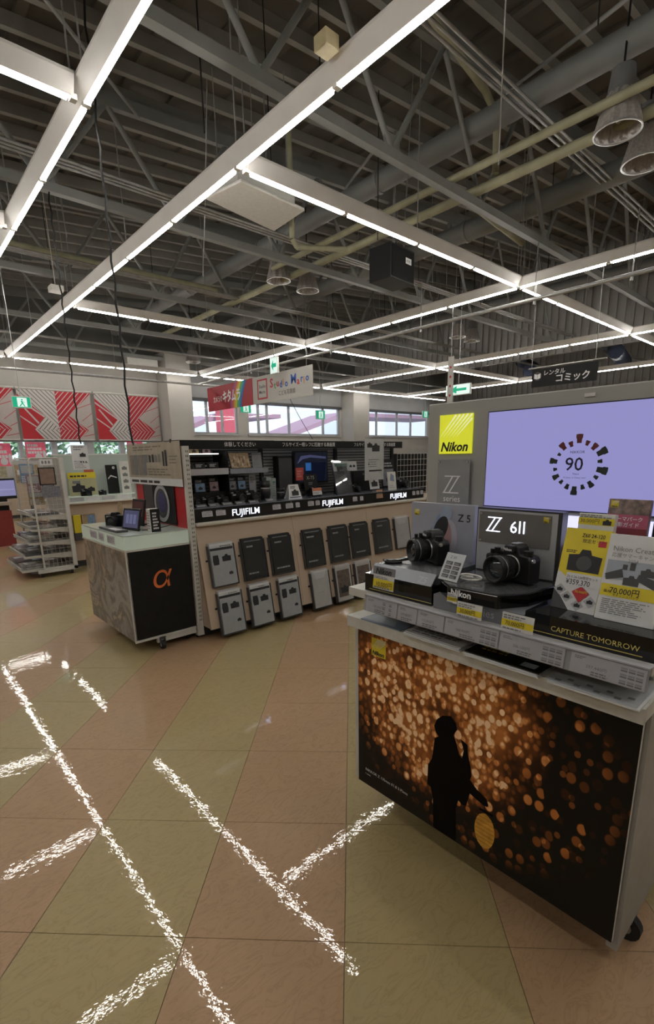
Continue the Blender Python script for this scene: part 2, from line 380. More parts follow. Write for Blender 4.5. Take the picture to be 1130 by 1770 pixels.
for k, ty in enumerate((-1.79, 1.07, 3.93, 6.81, 9.68, 12.54, 15.4)):
    t = thing('roof_truss', (0, ty, 4.39), 'long grey steel roof truss with zigzag webs, ' + where[k], 'truss', 'roof trusses')
    x1 = 15.24
    ch = MB().box((XL+.05, ty-.045, 4.345), (x1, ty+.045, 4.355)).box((XL+.05, ty-.045, 4.355), (x1, ty-.037, 4.43)).box((XL+.05, ty+.037, 4.355), (x1, ty+.045, 4.43)).box((XL+.05, ty-.045, 4.43), (x1, ty+.045, 4.438))
    build(ch, 'bottom_chord', TRUS, t)
    tc_ = MB()
    for xa, xb in ((XL+.05, 0), (0, x1)):
        za, zb = roofz(xa)-.34, roofz(xb)-.34
        tc_.add([(xa,ty-.04,za),(xb,ty-.04,zb),(xb,ty+.04,zb),(xa,ty+.04,za),(xa,ty-.04,za+.14),(xb,ty-.04,zb+.14),(xb,ty+.04,zb+.14),(xa,ty+.04,za+.14)],
                [(0,3,2,1),(4,5,6,7),(0,1,5,4),(1,2,6,5),(2,3,7,6),(3,0,4,7)])
    build(tc_, 'top_chord', TRUS, t)
    x = XL + .6 + (k % 2)*.5; up = True; n = 0
    while x < x1-1.3:
        dx = .75 + .02*x
        xb = x + dx
        a = (x, ty, 4.42 if up else roofz(x)-.3); b = (xb, ty, roofz(xb)-.3 if up else 4.42)
        build(MB().tube(a, b, .032, 6), 'web_bar', TRUS, t)
        if up and n % 4 == 0: build(MB().box((x-.12, ty-.008, 4.42), (x+.12, ty+.008, 4.58)), 'gusset_plate', TRUS, t)
        x = xb; up = not up; n += 1
for gx, gr, gz, lb in ((5.95, .13, 5.12, 'large round grey roof girder nearest the camera'), (8.15, .15, 5.05, 'large round grey roof girder behind the speaker box'), (13.6, .14, 5.4, 'large round grey roof girder farther along the shop'), (0.2, .13, 5.0, 'large round grey roof girder at the left over the aisle'), (18.5, .14, 5.6, 'large round grey roof girder near the corrugated wall')):
    t = thing('roof_girder', (gx, 4, gz), lb, 'girder', 'roof girders')
    build(MB().tube((gx, YF+.05, gz), (gx, YB-.05, gz), gr, 16), 'pipe', GIRD, t)
    for yy in (1.5, 5.4, 8.3, 11.1, 14): build(MB().tube((gx, yy-.03, gz), (gx, yy+.03, gz), gr+.015, 16), 'collar', TRUS, t)
# cross bracing rods between trusses (diagonals in plan, light)
k = 0
for xb in (.9, 4.4, 10.2):
    for (ya, yb) in ((3.93, 6.81), (9.68, 12.54), (1.07, 3.93)):
        o = build(MB().tube((xb, ya+.05, 4.5), (xb+2.2, yb-.05, roofz(xb+2.2)-.36), .018, 6), 'brace_rod', TRUS, at_=(xb, ya, 4.5))
        tag(o, 'thin slanting grey brace rod strung between two roof trusses', 'brace', 'brace rods between the trusses')
# channel lines on the truss bottom (bundled conduits seen running along the trusses)
for n, (yy, zz, lb) in enumerate(((6.45, 4.55, 'bundle of thin bright conduits beyond the white cassette unit'), (9.2, 4.5, 'bundle of thin bright conduits over the second light row'), (3.1, 4.95, 'bundle of thin bright conduits high above the nearest lights'))):
    mb = MB()
    for q in range(3): mb.tube((XL+.1, yy+q*.07, zz), (XR-.1, yy+q*.07, zz), .016, 6)
    tag(build(mb, 'conduit_bundle', GALV, at_=(2, yy, zz)), lb, 'conduit', 'conduits under the roof')
# thin rails at the back
for yy, zz, lb in ((14.2, 3.55, 'thin grey rail pipe along the back wall above the blinds'), (13.2, 4.15, 'thin grey pipe crossing below the far roof trusses')):
    tag(build(MB().tube((XL+.1, yy, zz), (9.0 if zz < 4 else 20, yy, zz), .03, 8), 'rail_pipe', GALV, at_=(2, yy, zz)), lb, 'pipe')
# long slim pipe below the lights on the right
p0, p1 = at(345, 657, Z=3.6), at(1130, 465, Z=3.6)
t = thing('sprinkler_pipe', (7.7, 4, 3.6), 'long slim grey pipe hung just below the ceiling lights', 'pipe')
build(MB().tube((7.75, 14.6, 3.6), (7.7, -1, 3.6), .028, 8), 'pipe', GALV, t)
for yy in (2.6, 3.9, 6.0, 8.4, 11.5): build(MB().tube((7.72, yy, 3.6), (7.72, yy, 4.36), .008, 6).tube((7.72, yy, 3.53), (7.72, yy, 3.6), .02, 8), 'hanger_rod', GALV, t)
# beige insulated pipes
t = thing('insulated_pipe', (5.62, 4.5, 4.55), 'beige insulated pipe with a bend rising to the roof', 'pipe', 'beige insulated pipes')
build(MB().tube((5.6, YF+.1, 4.5), (5.66, 7.6, 4.55), .042, 10).tube((5.68, -2, 4.56), (5.72, 7.4, 4.61), .02, 8), 'pipe', PIPEY, t)
t = thing('insulated_pipe', (6.04, 4.5, 4.5), 'thicker beige insulated pipe bundle running beside the high bay lamps', 'pipe', 'beige insulated pipes')
build(MB().tube((6.03, YF+.1, 4.5), (6.04, 13.0, 4.5), .055, 10).tube((6.13, YF+.1, 4.53), (6.14, 13.0, 4.53), .03, 8), 'pipe', PIPEY, t)
t = thing('riser_pipe', (6, 3.6, 4.6), 'beige riser pipe climbing from the pipe bundle and bending to the left', 'pipe')
build(MB().path([(6.0, 3.62, 4.57), (6.0, 3.64, 5.1), (5.9, 3.65, 5.22), (5.7, 3.62, 5.27), (3.2, 3.2, 5.2), (1.2, 3.0, 5.15)], .04, 10), 'riser', PIPEY, t)
t = thing('branch_pipe', (6.5, 4.1, 4.5), 'short beige branch pipe leaving the thicker pipe bundle', 'pipe')
build(MB().path([(6.1, 4.1, 4.5), (6.5, 4.1, 4.48), (7.9, 4.25, 4.48)], .045, 10), 'branch', PIPEY, t)
t = thing('drain_pipe', (4.6, 5.8, 4.3), 'bent beige drain pipe beside the white cassette unit', 'pipe')
build(MB().path([(4.62, 5.75, 5.88), (4.62, 5.75, 4.2), (4.7, 5.75, 4.12), (5.6, 5.75, 4.3)], .035, 10), 'pipe', PIPEY, t)
# left side pipes
tag(build(MB().tube((-.5, 9.4, 4.62), (5.6, 9.4, 4.62), .045, 10), 'duct_pipe', PIPEY, at_=(2, 9.4, 4.62)), 'tan pipe running level under the far roof on the left', 'pipe')
# air conditioner cassette
t = thing('air_conditioner', (3.9, 5.57, 4.3), 'white flat ceiling cassette unit hung between light rows', 'air conditioner')
bevel(build(MB().prism(FT(0, 0, 4.3), [(3.35, 5.75), (3.47, 5.17), (4.42, 5.24), (4.46, 5.93)], 0, .035), 'panel', WHITE, t), .01)
build(MB().box((3.5, 5.28, 4.335), (4.3, 5.8, 4.62)), 'casing', OFFW, t)
for a, b in ((3.55, 5.35), (4.25, 5.35), (3.55, 5.75), (4.25, 5.75)): build(MB().tube((a, b, 4.62), (a, b, roofz(a)-.2), .006, 6), 'hanger_rod', GALV, t)

# ---- linear light fixtures
def light_run(axis, fixed, a0, a1, seams, label, H_=3.89):
    """axis 'Y' runs along Y at X=fixed"""
    P = (lambda s, o, z: (fixed+o, s, z)) if axis == 'Y' else (lambda s, o, z: (s, fixed+o, z))
    t = thing('linear_light', P((a0+a1)/2, 0, H_), label, 'ceiling light', 'linear ceiling lights')
    def bx(s0, s1, o0, o1, z0, z1):
        p, q = P(s0, o0, z0), P(s1, o1, z1)
        return MB().box((min(p[0],q[0]), min(p[1],q[1]), z0), (max(p[0],q[0]), max(p[1],q[1]), z1))
    prof = [(-.022, .012), (.022, .012), (.08, .115), (.08, .135), (-.08, .135), (-.08, .115)]
    mb = MB(); n = 6; vs = [P(a0, o, H_+z) for o, z in prof] + [P(a1, o, H_+z) for o, z in prof]
    mb.add(vs, [tuple(range(6)), tuple(range(6, 12))[::-1]] + [(i, n+i, n+(i+1)%n, (i+1)%n) for i in range(n)])
    build(mb, 'housing', LEDH, t)
    for s0, s1 in zip(seams[:-1], seams[1:]):
        if s1-s0 > .3: build(bx(s0+.045, s1-.045, -.0105, .0105, H_-.012, H_+.012), 'light_tube', LEDM, t)
    for s in seams:
        build(bx(s-.022, s+.022, -.026, .026, H_-.006, H_+.03), 'joint_clip', WHITE, t)
    for s in seams[::2]:
        build(MB().tube(P(s, 0, H_+.13), P(s, 0, roofz(P(s,0,0)[0])), .007, 6), 'hanger_rod', GALV, t)
    return t
def seams(s0, s1, anchor, n=1.287):
    k0 = math.ceil((s0-anchor)/n); out = []; k = k0
    while anchor + k*n <= s1 + 1e-6: out.append(anchor + k*n); k += 1
    if out and out[0]-s0 > .35: out = [s0] + out
    if out and s1-out[-1] > .35: out = out + [s1]
    return out
YB1, YB2, YB3 = 4.29, 9.52, 14.75
sg = lambda a, b, n: [a + (b-a)*i/n for i in range(n+1)]
light_run('Y', 1.58, -3.5, 14.7, sg(-3.5, YB1, 6)[:-1] + sg(YB1, 6.87, 2)[:-1] + sg(6.87, YB2, 2)[:-1] + sg(YB2, 14.7, 4), 'linear white ceiling light at far left running to the back')
light_run('Y', 2.85, -3.5, 14.7, sg(-3.5, YB1, 6)[:-1] + sg(YB1, YB2, 4)[:-1] + sg(YB2, 14.7, 4), 'longest linear ceiling light, from overhead to the far corner')
light_run('Y', 7.97, -3.5, 14.64, sg(-3.5, YB1, 6)[:-1] + sg(YB1, YB2, 4)[:-1] + sg(YB2, 14.64, 4), 'linear ceiling light above the hanging shop banner')
light_run('Y', 13.03, -3.5, 14.64, sg(-3.5, YB1, 6)[:-1] + sg(YB1, YB2, 4)[:-1] + sg(YB2, 14.64, 4), 'linear ceiling light above the black hanging sign')
light_run('Y', 18.05, -1, 14.64, sg(-1, YB1, 4)[:-1] + sg(YB1, YB2, 4)[:-1] + sg(YB2, 14.64, 4), 'farthest linear ceiling light toward the corrugated wall')
light_run('X', YB1, -.9, 1.49, sg(-.9, 1.49, 2), 'short linear ceiling light entering at the upper left')
light_run('X', 6.87, -.9, 1.49, sg(-.9, 1.49, 2), 'short linear ceiling light at the left edge, second from the top')
light_run('X', YB2, -.9, 1.49, sg(-.9, 1.49, 2), 'short linear ceiling light mirrored in the floor at the left edge')
for yy, nm in ((YB1, 'nearest crosswise row'), (YB2, 'second crosswise row, behind the cassette unit')):
    for x0, x1, w_ in ((2.94, 7.88, 'left section'), (8.06, 12.94, 'middle section'), (13.12, 17.95, 'far right section')):
        light_run('X', yy, x0, x1, sg(x0, x1, 4), 'linear ceiling light of the %s, %s' % (nm, w_))
for x0, x1, n_, w_ in ((-.9, 1.49, 2, 'beyond the left picture edge'), (1.68, 2.76, 1, 'short piece at the far left corner'), (2.94, 7.88, 4, 'above the blinds and column'), (8.06, 12.94, 4, 'behind the shop banners'), (13.12, 21.0, 6, 'right end by the grey board')):
    light_run('X', YB3, x0, x1, sg(x0, x1, n_), 'crosswise linear ceiling light along the back wall, ' + w_)
[light_run('X', -.95, a_, b_, sg(a_, b_, max(1, round((b_-a_)/1.28))), 'added crosswise linear fill light behind the camera, ' + w_) for a_, b_, w_ in ((-.9, 1.48, 'nearest piece'), (2.94, 7.88, 'second piece'), (8.06, 12.94, 'third piece'))]  # unseen row at the grid spacing, added as fill for the counter front
light_run('Y', -1.0, -3.5, 14.0, sg(-3.5, 14, 14), 'added linear fill light over the aisle left of the camera')  # extra run out of view, added to brighten the floor near the camera
light_run('Y', -3.6, -3.5, 14.0, sg(-3.5, 14, 14), 'linear ceiling light over the left side of the shop')

# ---- high bay lamps
ALU = M('ribbed_aluminium', (.48, .45, .43), .3, .45, var=.2, scale=40)
def high_bay():
    t = thing('high_bay_lamp', (0, 0, 0), 'x', 'lamp', 'high bay lamps')
    n = 48; prof = [(.205, 0), (.20, .03), (.178, .11), (.15, .22), (.125, .30)]
    mb = MB(); vs = []
    for r, h in prof:
        for i in range(n): rr = r*(1 + (.03 if i % 4 < 2 else -.03)*(1 if h > .01 else 0)); vs.append((rr*math.cos(2*PI*i/n), rr*math.sin(2*PI*i/n), h))
    mb.add(vs, [(j*n+i, (j+1)*n+i, (j+1)*n+(i+1)%n, j*n+(i+1)%n) for j in range(4) for i in range(n)])
    build(mb, 'reflector', ALU, t)
    build(MB().lathe((0,0,0), (0,0,1), [(.198,.004),(.213,0),(.213,-.012),(.198,-.012),(.198,.004)], 32), 'rim', STEEL, t)
    build(MB().tube((0,0,.29), (0,0,.5), .125, 20, r2=.10), 'socket_housing', GREY, t)
    build(MB().lathe((0,0,.1), (0,0,1), [(.0,-.04),(.03,-.02),(.04,.03),(.03,.1),(.02,.2)], 12), 'bulb', M('bulb_glass', (.5,.5,.48), .2), t)
    build(MB().tube((0,0,.5), (0,0,2.3), .01, 6), 'cord', MATTE, t)
    return t
hb = high_bay()
for k, (x, y, z, lb) in enumerate(((5.84, 2.24, 4.36, 'larger unlit bell lamp at the upper right edge'), (6.5, 2.2, 4.30, 'unlit bell lamp cut off by the right picture edge'), (5.85, 7.7, 4.42, 'left one of two unlit bell lamps above the hanging speaker'), (6.6, 7.8, 4.42, 'right one of two unlit bell lamps above the hanging speaker'),
                               (12.1, 8.17, 4.40, 'left one of two distant bell lamps by the corrugated wall'), (12.75, 8.15, 4.38, 'right one of two distant bell lamps by the corrugated wall'), (7.5, 14.2, 4.18, 'distant unlit bell lamp above the back wall column'))):
    c = hb if k == 0 else copy_tree(hb)
    c.location = (x, y, z); c['label'] = lb
# ---- hanging speaker
sc0 = at(680, 463, Y=5.45)
t = thing('hanging_speaker', (sc0.x, sc0.y, sc0.z-.22), 'black boxy speaker hung beneath a ceiling light', 'speaker')
t.rotation_euler.z = math.radians(4)
def loc(mb): return MB_shift(mb, t)
def lb_(a, b): return MB().box(tuple(V(a)+V(t.location)), tuple(V(b)+V(t.location)))
bevel(build(lb_((-.30,-.17,0), (.30,.23,.46)), 'cabinet', M('speaker_black', (.018,.019,.022), .5), t), .012)
build(lb_((-.275,-.178,.03), (.275,-.17,.43)), 'grille', MATTE, t)
build(lb_((.06,-.182,.25), (.20,-.178,.33)), 'badge', WLET, t)
text('BOSE', Fr(V(t.location)+V((.065,-.184,.265)), (1,0,0), (0,0,1)), .008, .01, .04, INK, t, name='badge_lettering')
build(lb_((-.06,-.02,.44), (.06,.02,.52)), 'bracket', GALV, t)
build(MB().tube(V(t.location)+V((0,0,.5)), V(t.location)+V((0,0,2.2)), .02, 8), 'hanger_rod', GALV, t)
# ---- small ceiling items
tag(bevel(build(MB().box((2.62, 2.85, 3.98), (2.74, 2.97, 4.07)), 'junction_box', M('box_cream', (.38,.32,.18), .6), at_=(2.68, 2.91, 3.98)), .006), 'small cream junction box beside the longest ceiling light', 'junction box')
tag(bevel(build(MB().box((2.48, 9.05, 3.98), (2.66, 9.25, 4.06)).tube((2.57, 9.15, 4.05), (2.57, 9.15, 5.73), .006, 6), 'wireless_box', WHITE, at_=(2.57, 9.15, 3.98)), .01), 'small flat white box beside the far ceiling light', 'ceiling box')
tag(bevel(build(MB().box((6.05, 15.5, 4.05), (7.0, 15.9, 4.45)), 'wall_fan_unit', WHITE, at_=(6.5, 15.7, 4.05)), .02), 'white wall unit above the right red blind', 'wall unit')
for n, (p, q, lb) in enumerate((((2.4, 4.04, 5.3), (2.39, 4.04, 3.9), 'thin black cable dropping between the nearest lights'), ((1.97, 6.8, 4.35), (1.95, 6.8, 1.6), 'black hanging chain with the small white notice sheet'), ((1.76, 4.6, 5.7), (1.70, 4.45, 1.53), 'black twisted cable dropping to the beige poster board'),
                              ((8.0, 10.94, 3.85), (8.0, 9.42, 1.8), 'long black cable slanting across the white banner'), ((4.35, 2.62, 5.4), (5.35, 3.2, 4.3), 'thin pale wire slanting from the roof at the upper right'), ((3.7, 6.1, 5.86), (3.9, 6.9, 3.9), 'white pull cord below the cassette unit'))):
    mb = MB()
    P_, Q_ = V(p), V(q); m = 26 if 'chain' in lb or 'twisted' in lb else 6
    pts = [P_.lerp(Q_, i/m) + (V((.008*(-1)**i, 0, 0)) if m > 6 else V((0, 0, -.12*math.sin(PI*i/m)*(abs(P_.y-Q_.y) > .5)))) for i in range(m+1)]
    tag(build(mb.path(pts, .007 if m < 20 else .009, 5), 'hanging_cable', MATTE if 'pale' not in lb and 'white pull' not in lb else GALV, at_=tuple(Q_)), lb, 'cable')
# tangle of thin suspended wires and rods
rd = random.Random(3)
for i in range(34):
    x = rd.uniform(.5, 12); y = rd.choice((1.07, 3.93, 6.81, 9.68)) + rd.uniform(-1.2, 1.2); z1 = roofz(x)+.01
    tag(build(MB().tube((x, y, z1), (x + rd.uniform(-.1,.1), y, rd.uniform(4.0, 4.6)), .006, 5), 'hanger_wire', GALV if i % 2 else MATTE, at_=(x, y, 4.4)), 'thin steel hanger wire dropping from the roof deck', 'wire', 'thin hanger wires')

# ---- blinds with printed chevrons
BW = M('blind_white', (.50, .47, .45), .8, var=.04, scale=4); BR = M('blind_red', (.40, .022, .03), .8, var=.05); BG = M('blind_grey_line', (.14, .12, .12), .8); BWL = M('blind_pale_line', (.48, .42, .42), .8); BB = M('blind_beige', (.40, .35, .33), .8, var=.04)
def blind(x0, x1, lb):
    yb = YB-.12; t = thing('roller_blind', ((x0+x1)/2, yb, 2.0), lb, 'blind', 'printed roller blinds')
    W_, H_ = x1-x0, 1.30
    F = FY(x0, yb, 3.31)
    build(MB().fbox(F, 0, -H_, W_, 0, -.012, 0), 'blind_fabric', BB, t)
    build(MB().tube((x0-.03, yb, 3.34), (x1+.03, yb, 3.34), .03, 10), 'roller', OFFW, t)
    build(MB().fbox(F, 0, -H_-.03, W_, -H_, -.02, .01), 'bottom_bar', OFFW, t)
    g = lambda pts: [(u*W_, -v*H_) for u, v in pts]
    mb = MB()
    a1 = math.atan2(-.78*H_, .5*W_)*.95; a2 = -a1
    R1 = g([(0,0),(0,.08),(.36,.55),(.5,.78),(.5,0)][::1]); 
    mb.fpoly(F, g([(0,.08),(.36,.55),(.5,.78),(.5,0),(0,0)]), .001, 0); stripes(mb, F, R1, math.radians(-48), .085, .02, 2, .002)
    mb.fpoly(F, g([(0,.1),(0,1),(.28,1),(.17,.8),(.33,.53)]), .0012, 1)
    for p in ([(0,.17),(.33,.53),(.32,.56),(0,.21)], [(.06,.33),(.24,.66),(.225,.69),(.04,.34)], [(0,.52),(.2,.74),(.19,.76),(0,.55)]): mb.fpoly(F, g(p), .002, 3)
    up = g([(.33,.53),(.17,.8),(.5,.8),(.5,.78)]); dn = g([(.17,.8),(.28,1),(.5,1),(.5,.8)])
    mb.fpoly(F, up, .0015, 0); mb.fpoly(F, dn, .0015, 0)
    stripes(mb, F, up, math.radians(48), .085, .022, 2, .0025); stripes(mb, F, dn, math.radians(-48), .085, .022, 2, .0025)
    R4 = g([(.5,0),(.5,.8),(.66,.5),(1,.02),(1,0)]); mb.fpoly(F, R4, .0012, 1); stripes(mb, F, R4, math.radians(48), .098, .022, 3, .002)
    up = g([(.66,.5),(.5,.8),(.92,.8)]); dn = g([(.5,.8),(.5,1),(.78,1),(.92,.8)])
    mb.fpoly(F, up, .0015, 1); mb.fpoly(F, dn, .0015, 1)
    stripes(mb, F, up, math.radians(-48), .085, .02, 3, .0025); stripes(mb, F, dn, math.radians(48), .085, .02, 3, .0025)
    for (a, b) in (((.74,.36),(1,.22)), ((.84,.6),(1,.42)), ((.9,.74),(1,.66)), ((.84,.93),(1,.88))):
        mb.fpoly(F, g([a, (a[0], a[1]+.012), (b[0], b[1]+.012), b]), .002, 1)
    build(mb, 'printed_pattern', [BW, BR, BG, BWL], t)
blind(-.75, 1.1, 'red and white chevron blind farthest left, outside the frame edge')
blind(1.17, 3.04, 'red and white chevron blind cut by the left picture edge')
blind(3.12, 4.99, 'red and white chevron blind, middle of the row')
blind(5.10, 7.03, 'red and white chevron blind next to the wall column')
# posters taped inside the low windows
def sheet(name, F, w_, h_, mat, label, cat, polys=None, mats=None, th=.002, group=None, backs=None):
    t = thing(name, F(w_/2, 0), label, cat, group)
    build(MB().fbox(F, 0, 0, w_, h_, -th, 0), 'sheet', mat, t)
    if polys:
        mb = MB(); polys(mb, F, w_, h_); build(mb, 'print', mats, t)
    return t
PINK = M('poster_pink', (.55, .08, .13), .6, var=.2, scale=9, emit=.16, ecol=(.75, .12, .2))
def pp(mb, F, w_, h_):
    scribble(mb, F, .08*w_, .35*h_, .9*w_, .95*h_, 3, 0, int(w_*1000)+3, .7, .002); blob(mb, F, w_*.6, h_*.2, w_*.18, h_*.16, 0, ww=.002); blob(mb, F, w_*.9, h_*.3, w_*.08, h_*.25, 0, ww=.002)
sheet('window_poster', FY(3.15, YB-.01, 1.45), .5, .48, PINK, 'pink poster with white print in the low window, left', 'poster', pp, [PAPER])
sheet('window_poster', FY(2.3, YB-.01, 1.30), .5, .6, PINK, 'pink poster with white print at the left picture edge', 'poster', pp, [PAPER])
sheet('window_poster', FY(5.95, YB-.01, 1.62), .5, .34, PINK, 'pink poster in the window below the rightmost blind', 'poster', pp, [PAPER])

# ---- outside
GRND = M('asphalt_outside', (.45,.46,.48), .9); tag(build(MB().box((-30, YB+.4, -.4), (60, 90, -.3)), 'ground_outside', GRND, kind='structure'), None, None)
RROOF = M('walkway_red', (.36, .22, .28), .6); PALE = M('building_pale', (.75,.78,.82), .7)
t = thing('stair_canopy', (22, 30, 0), 'dull red stepped walkway canopy seen through the high windows', 'canopy')
F = FY(0, 30, 0)
build(MB().prism(F, [(13.4, 3.0), (16.2, 4.1), (21, 4.2), (21, 3.95), (16.3, 3.85), (13.4, 2.7)], -2, 2), 'canopy_roof', RROOF, t)
build(MB().prism(F, [(20.5, 2.6), (27, 4.6), (40, 4.7), (40, 4.45), (27.1, 4.3), (20.5, 2.3)], -2, 2), 'canopy_roof', RROOF, t)
for i in range(14): build(MB().box((14+i*1.7, 29.9, -.3), (14.15+i*1.7, 30.1, 2.6)), 'post', PALE, t)
tag(build(MB().box((15.1, 26, -.3), (16.2, 26.4, 6)), 'red_pillar', M('pillar_red', (.55,.10,.13), .5), at_=(15.6, 26.2, -.3)), 'bright red pillar outside the left high window', 'pillar')
for k, (x0, x1, y0, h0, lb) in enumerate(((24, 38, 44, 5.4, 'pale low building outside beyond the canopy'), (44, 58, 42, 6.2, 'pale building outside the far right window'))):
    t = thing('outside_building', ((x0+x1)/2, y0, -.3), lb, 'building')
    build(MB().box((x0, y0, -.3), (x1, y0+8, h0)), 'walls', PALE, t)
    for i in range(int((x1-x0)/2)): build(MB().box((x0+.5+i*2, y0-.05, 2.2), (x0+1.7+i*2, y0, 3.6)), 'window', GREY, t)
tag(build(MB().box((33, 24, -.3), (60, 24.3, 6.5)), 'outside_wall', M('far_wall_grey', (.40,.42,.46), .7), at_=(45, 24, -.3)), 'grey neighbouring wall outside the rightmost high window', 'wall')
LEAF = M('leaf_green', (.22, .36, .20), .8, var=.4, scale=6)
for k, (x, y, s) in enumerate(((5.2, 24, 1.3), (8.6, 25, 1.4), (11.6, 26, 1.2), (2.0, 24, 1.2))):
    t = thing('street_tree', (x, y, -.3), ('round green tree outside the low window, leftmost', 'round green tree outside behind the mullion', 'small green tree outside near the column', 'small round green shrub tree nearest the glass')[k], 'tree', 'trees outside')
    build(MB().tube((x, y, -.3), (x, y, 1.4), .09, 8), 'trunk', M('bark', (.12,.08,.05), .9), t)
    mb = MB(); rdd = random.Random(k)
    for i in range(420):
        a, b, r = rdd.uniform(0, 2*PI), rdd.uniform(-1, 1), s*rdd.uniform(.6, 1)
        c = V((x + r*math.cos(a)*math.sqrt(1-b*b), y + r*math.sin(a)*math.sqrt(1-b*b), 2.1 + r*b*.9)); q = V((rdd.uniform(-1,1), rdd.uniform(-1,1), rdd.uniform(-1,1))).normalized()*.16; q2 = q.orthogonal().normalized()*.12
        mb.add([c-q, c+q2, c+q, c-q2], [(0,1,2,3)])
    build(mb, 'foliage', LEAF, t, kind='stuff')
t = thing('parked_car', (9.2, 21.5, -.3), 'light blue parked car seen through the low window', 'car')
CARM = M('car_blue', (.25,.38,.62), .3)
bevel(build(MB().box((8.1, 20.7, .0), (10.9, 22.3, .75)), 'body', CARM, t), .12, 3)
bevel(build(MB().prism(FY(8.1, 20.8, .75), [(.3,0),(.7,.7),(2.0,.7),(2.5,0)], 0, -1.4), 'cabin', M('car_glass', (.2,.25,.3), .1), t), .05)
for a in (8.7, 10.3): build(MB().tube((a, 20.66, .02), (a, 20.9, .02), .32, 16), 'wheel', RUB, t)
#@@PART2
# ================================================================ signs hung from the ceiling
def hang(t, pts):
    for (x, y, z) in pts: build(MB().tube((x, y, z), (x, y, 3.9 if z < 3.88 else z+.1), .005, 6), 'hanger_wire', GALV, t)
BANR = M('banner_red', (.36, .02, .035), .55); BANW = M('banner_white', (.47, .46, .43), .6, var=.03)
t = thing('hanging_banner', (7.93, 13.0, 2.8), 'red hanging shop banner with white lettering and a rainbow stripe', 'banner', 'hanging banners')
F = FX(7.93, 14.25, 2.79)
build(MB().fbox(F, 0, 0, 2.45, .68, -.02, 0), 'board', BANR, t)
rain = [(.02,.12,.45),(.02,.3,.35),(.1,.4,.1),(.6,.55,.03),(.6,.3,.03),(.5,.1,.03),(.3,.05,.25)]
mb = MB(); rm = [M('rainbow_%s' % n, c, .5, var=.03) for n, c in zip(('blue','teal','green','yellow','orange','red','purple'), rain)]
for i in range(7):
    u = 2.12 - i*.085
    pts = [(u-.32, 0), (u-.235, 0)] + [(u-.235+.30*(k/6)**1.7, .68*k/6) for k in range(1, 7)] + [(u-.32+.30*(k/6)**1.7, .68*k/6) for k in range(6, 0, -1)]
    mb.fpoly(F, [(min(2.45, a), b) for a, b in pts], .003, i)
build(mb, 'rainbow_print', rm, t)
text('カメラの', F, .33, .24, .20, WLET, t, bold=.02, ww=.004, sx=.66); text('キタムラ', F, .88, .21, .36, WLET, t, bold=.03, ww=.005, sx=.68)
hang(t, [(7.94, 14.1, 3.47), (7.94, 12.0, 3.47)])
t = thing('hanging_banner', (7.93, 10.5, 2.8), 'white hanging studio banner with multicoloured lettering', 'banner', 'hanging banners')
F = FX(7.93, 11.78, 2.79)
build(MB().fbox(F, 0, 0, 2.5, .68, -.02, 0), 'board', BANW, t)
mb = MB().quad(F, .22, .1, .68, .6, .002, 0).quad(F, .27, .14, .63, .56, .003, 1); build(mb, 'framed_mark', [RED, BANW], t)
text('Studio', F, .3, .38, .12, INK, t, bold=.01, ww=.004); text('Mario', F, .3, .24, .12, INK, t, bold=.01, ww=.004)
cols = [M('toy_red', (.5,.03,.04)), M('toy_blue', (.03,.10,.42)), M('toy_orange', (.6,.22,.03)), M('toy_green', (.06,.3,.12))]
u = .80
for i, ch in enumerate('StudioMario'):
    if i == 6: u += .1
    text(ch, F, u, .33 + .02*(-1)**i, .30 if ch in 'SM' else .23, cols[(0,3,0,1,2,1,1,0,1,2,1)[i]], t, bold=.025, ww=.004); u += {'S':.18,'M':.25,'t':.10,'i':.085,'r':.11}.get(ch, .135)
text('こども写真館', F, 1.15, .13, .13, INK, t, ww=.004, sx=.9)
hang(t, [(7.94, 11.5, 3.47), (7.94, 9.5, 3.47)])
# black hanging sign
t = thing('hanging_sign', (8.0, 3.5, 2.4), 'black hanging sign with white book icon and white lettering', 'sign')
F = FX(8.0, 3.99, 2.385)
build(MB().fbox(F, 0, 0, .98, .265, -.02, 0), 'board', MATTE, t)
mb = MB(); blob(mb, F, .09, .16, .065, .065, 1, 20, .002); mb.fpoly(F, [(.04,.13),(.088,.115),(.088,.185),(.04,.2)], .003, 0).fpoly(F, [(.14,.13),(.092,.115),(.092,.185),(.14,.2)], .003, 0)
build(mb, 'book_icon', [WLET, DARKG], t)
text('レンタル', F, .18, .165, .085, WLET, t, bold=.01); text('コミック', F, .37, .05, .13, WLET, t, bold=.02)
build(MB().tube((8.0, 4.05, 2.67), (8.0, 2.9, 2.67), .012, 8), 'top_bar', GALV, t)
[build(MB().tube((8.0, q, 2.67), (7.95, q, 3.9), .005, 6), 'hanger_wire', GALV, t) for q in (4.0, 3.05)]
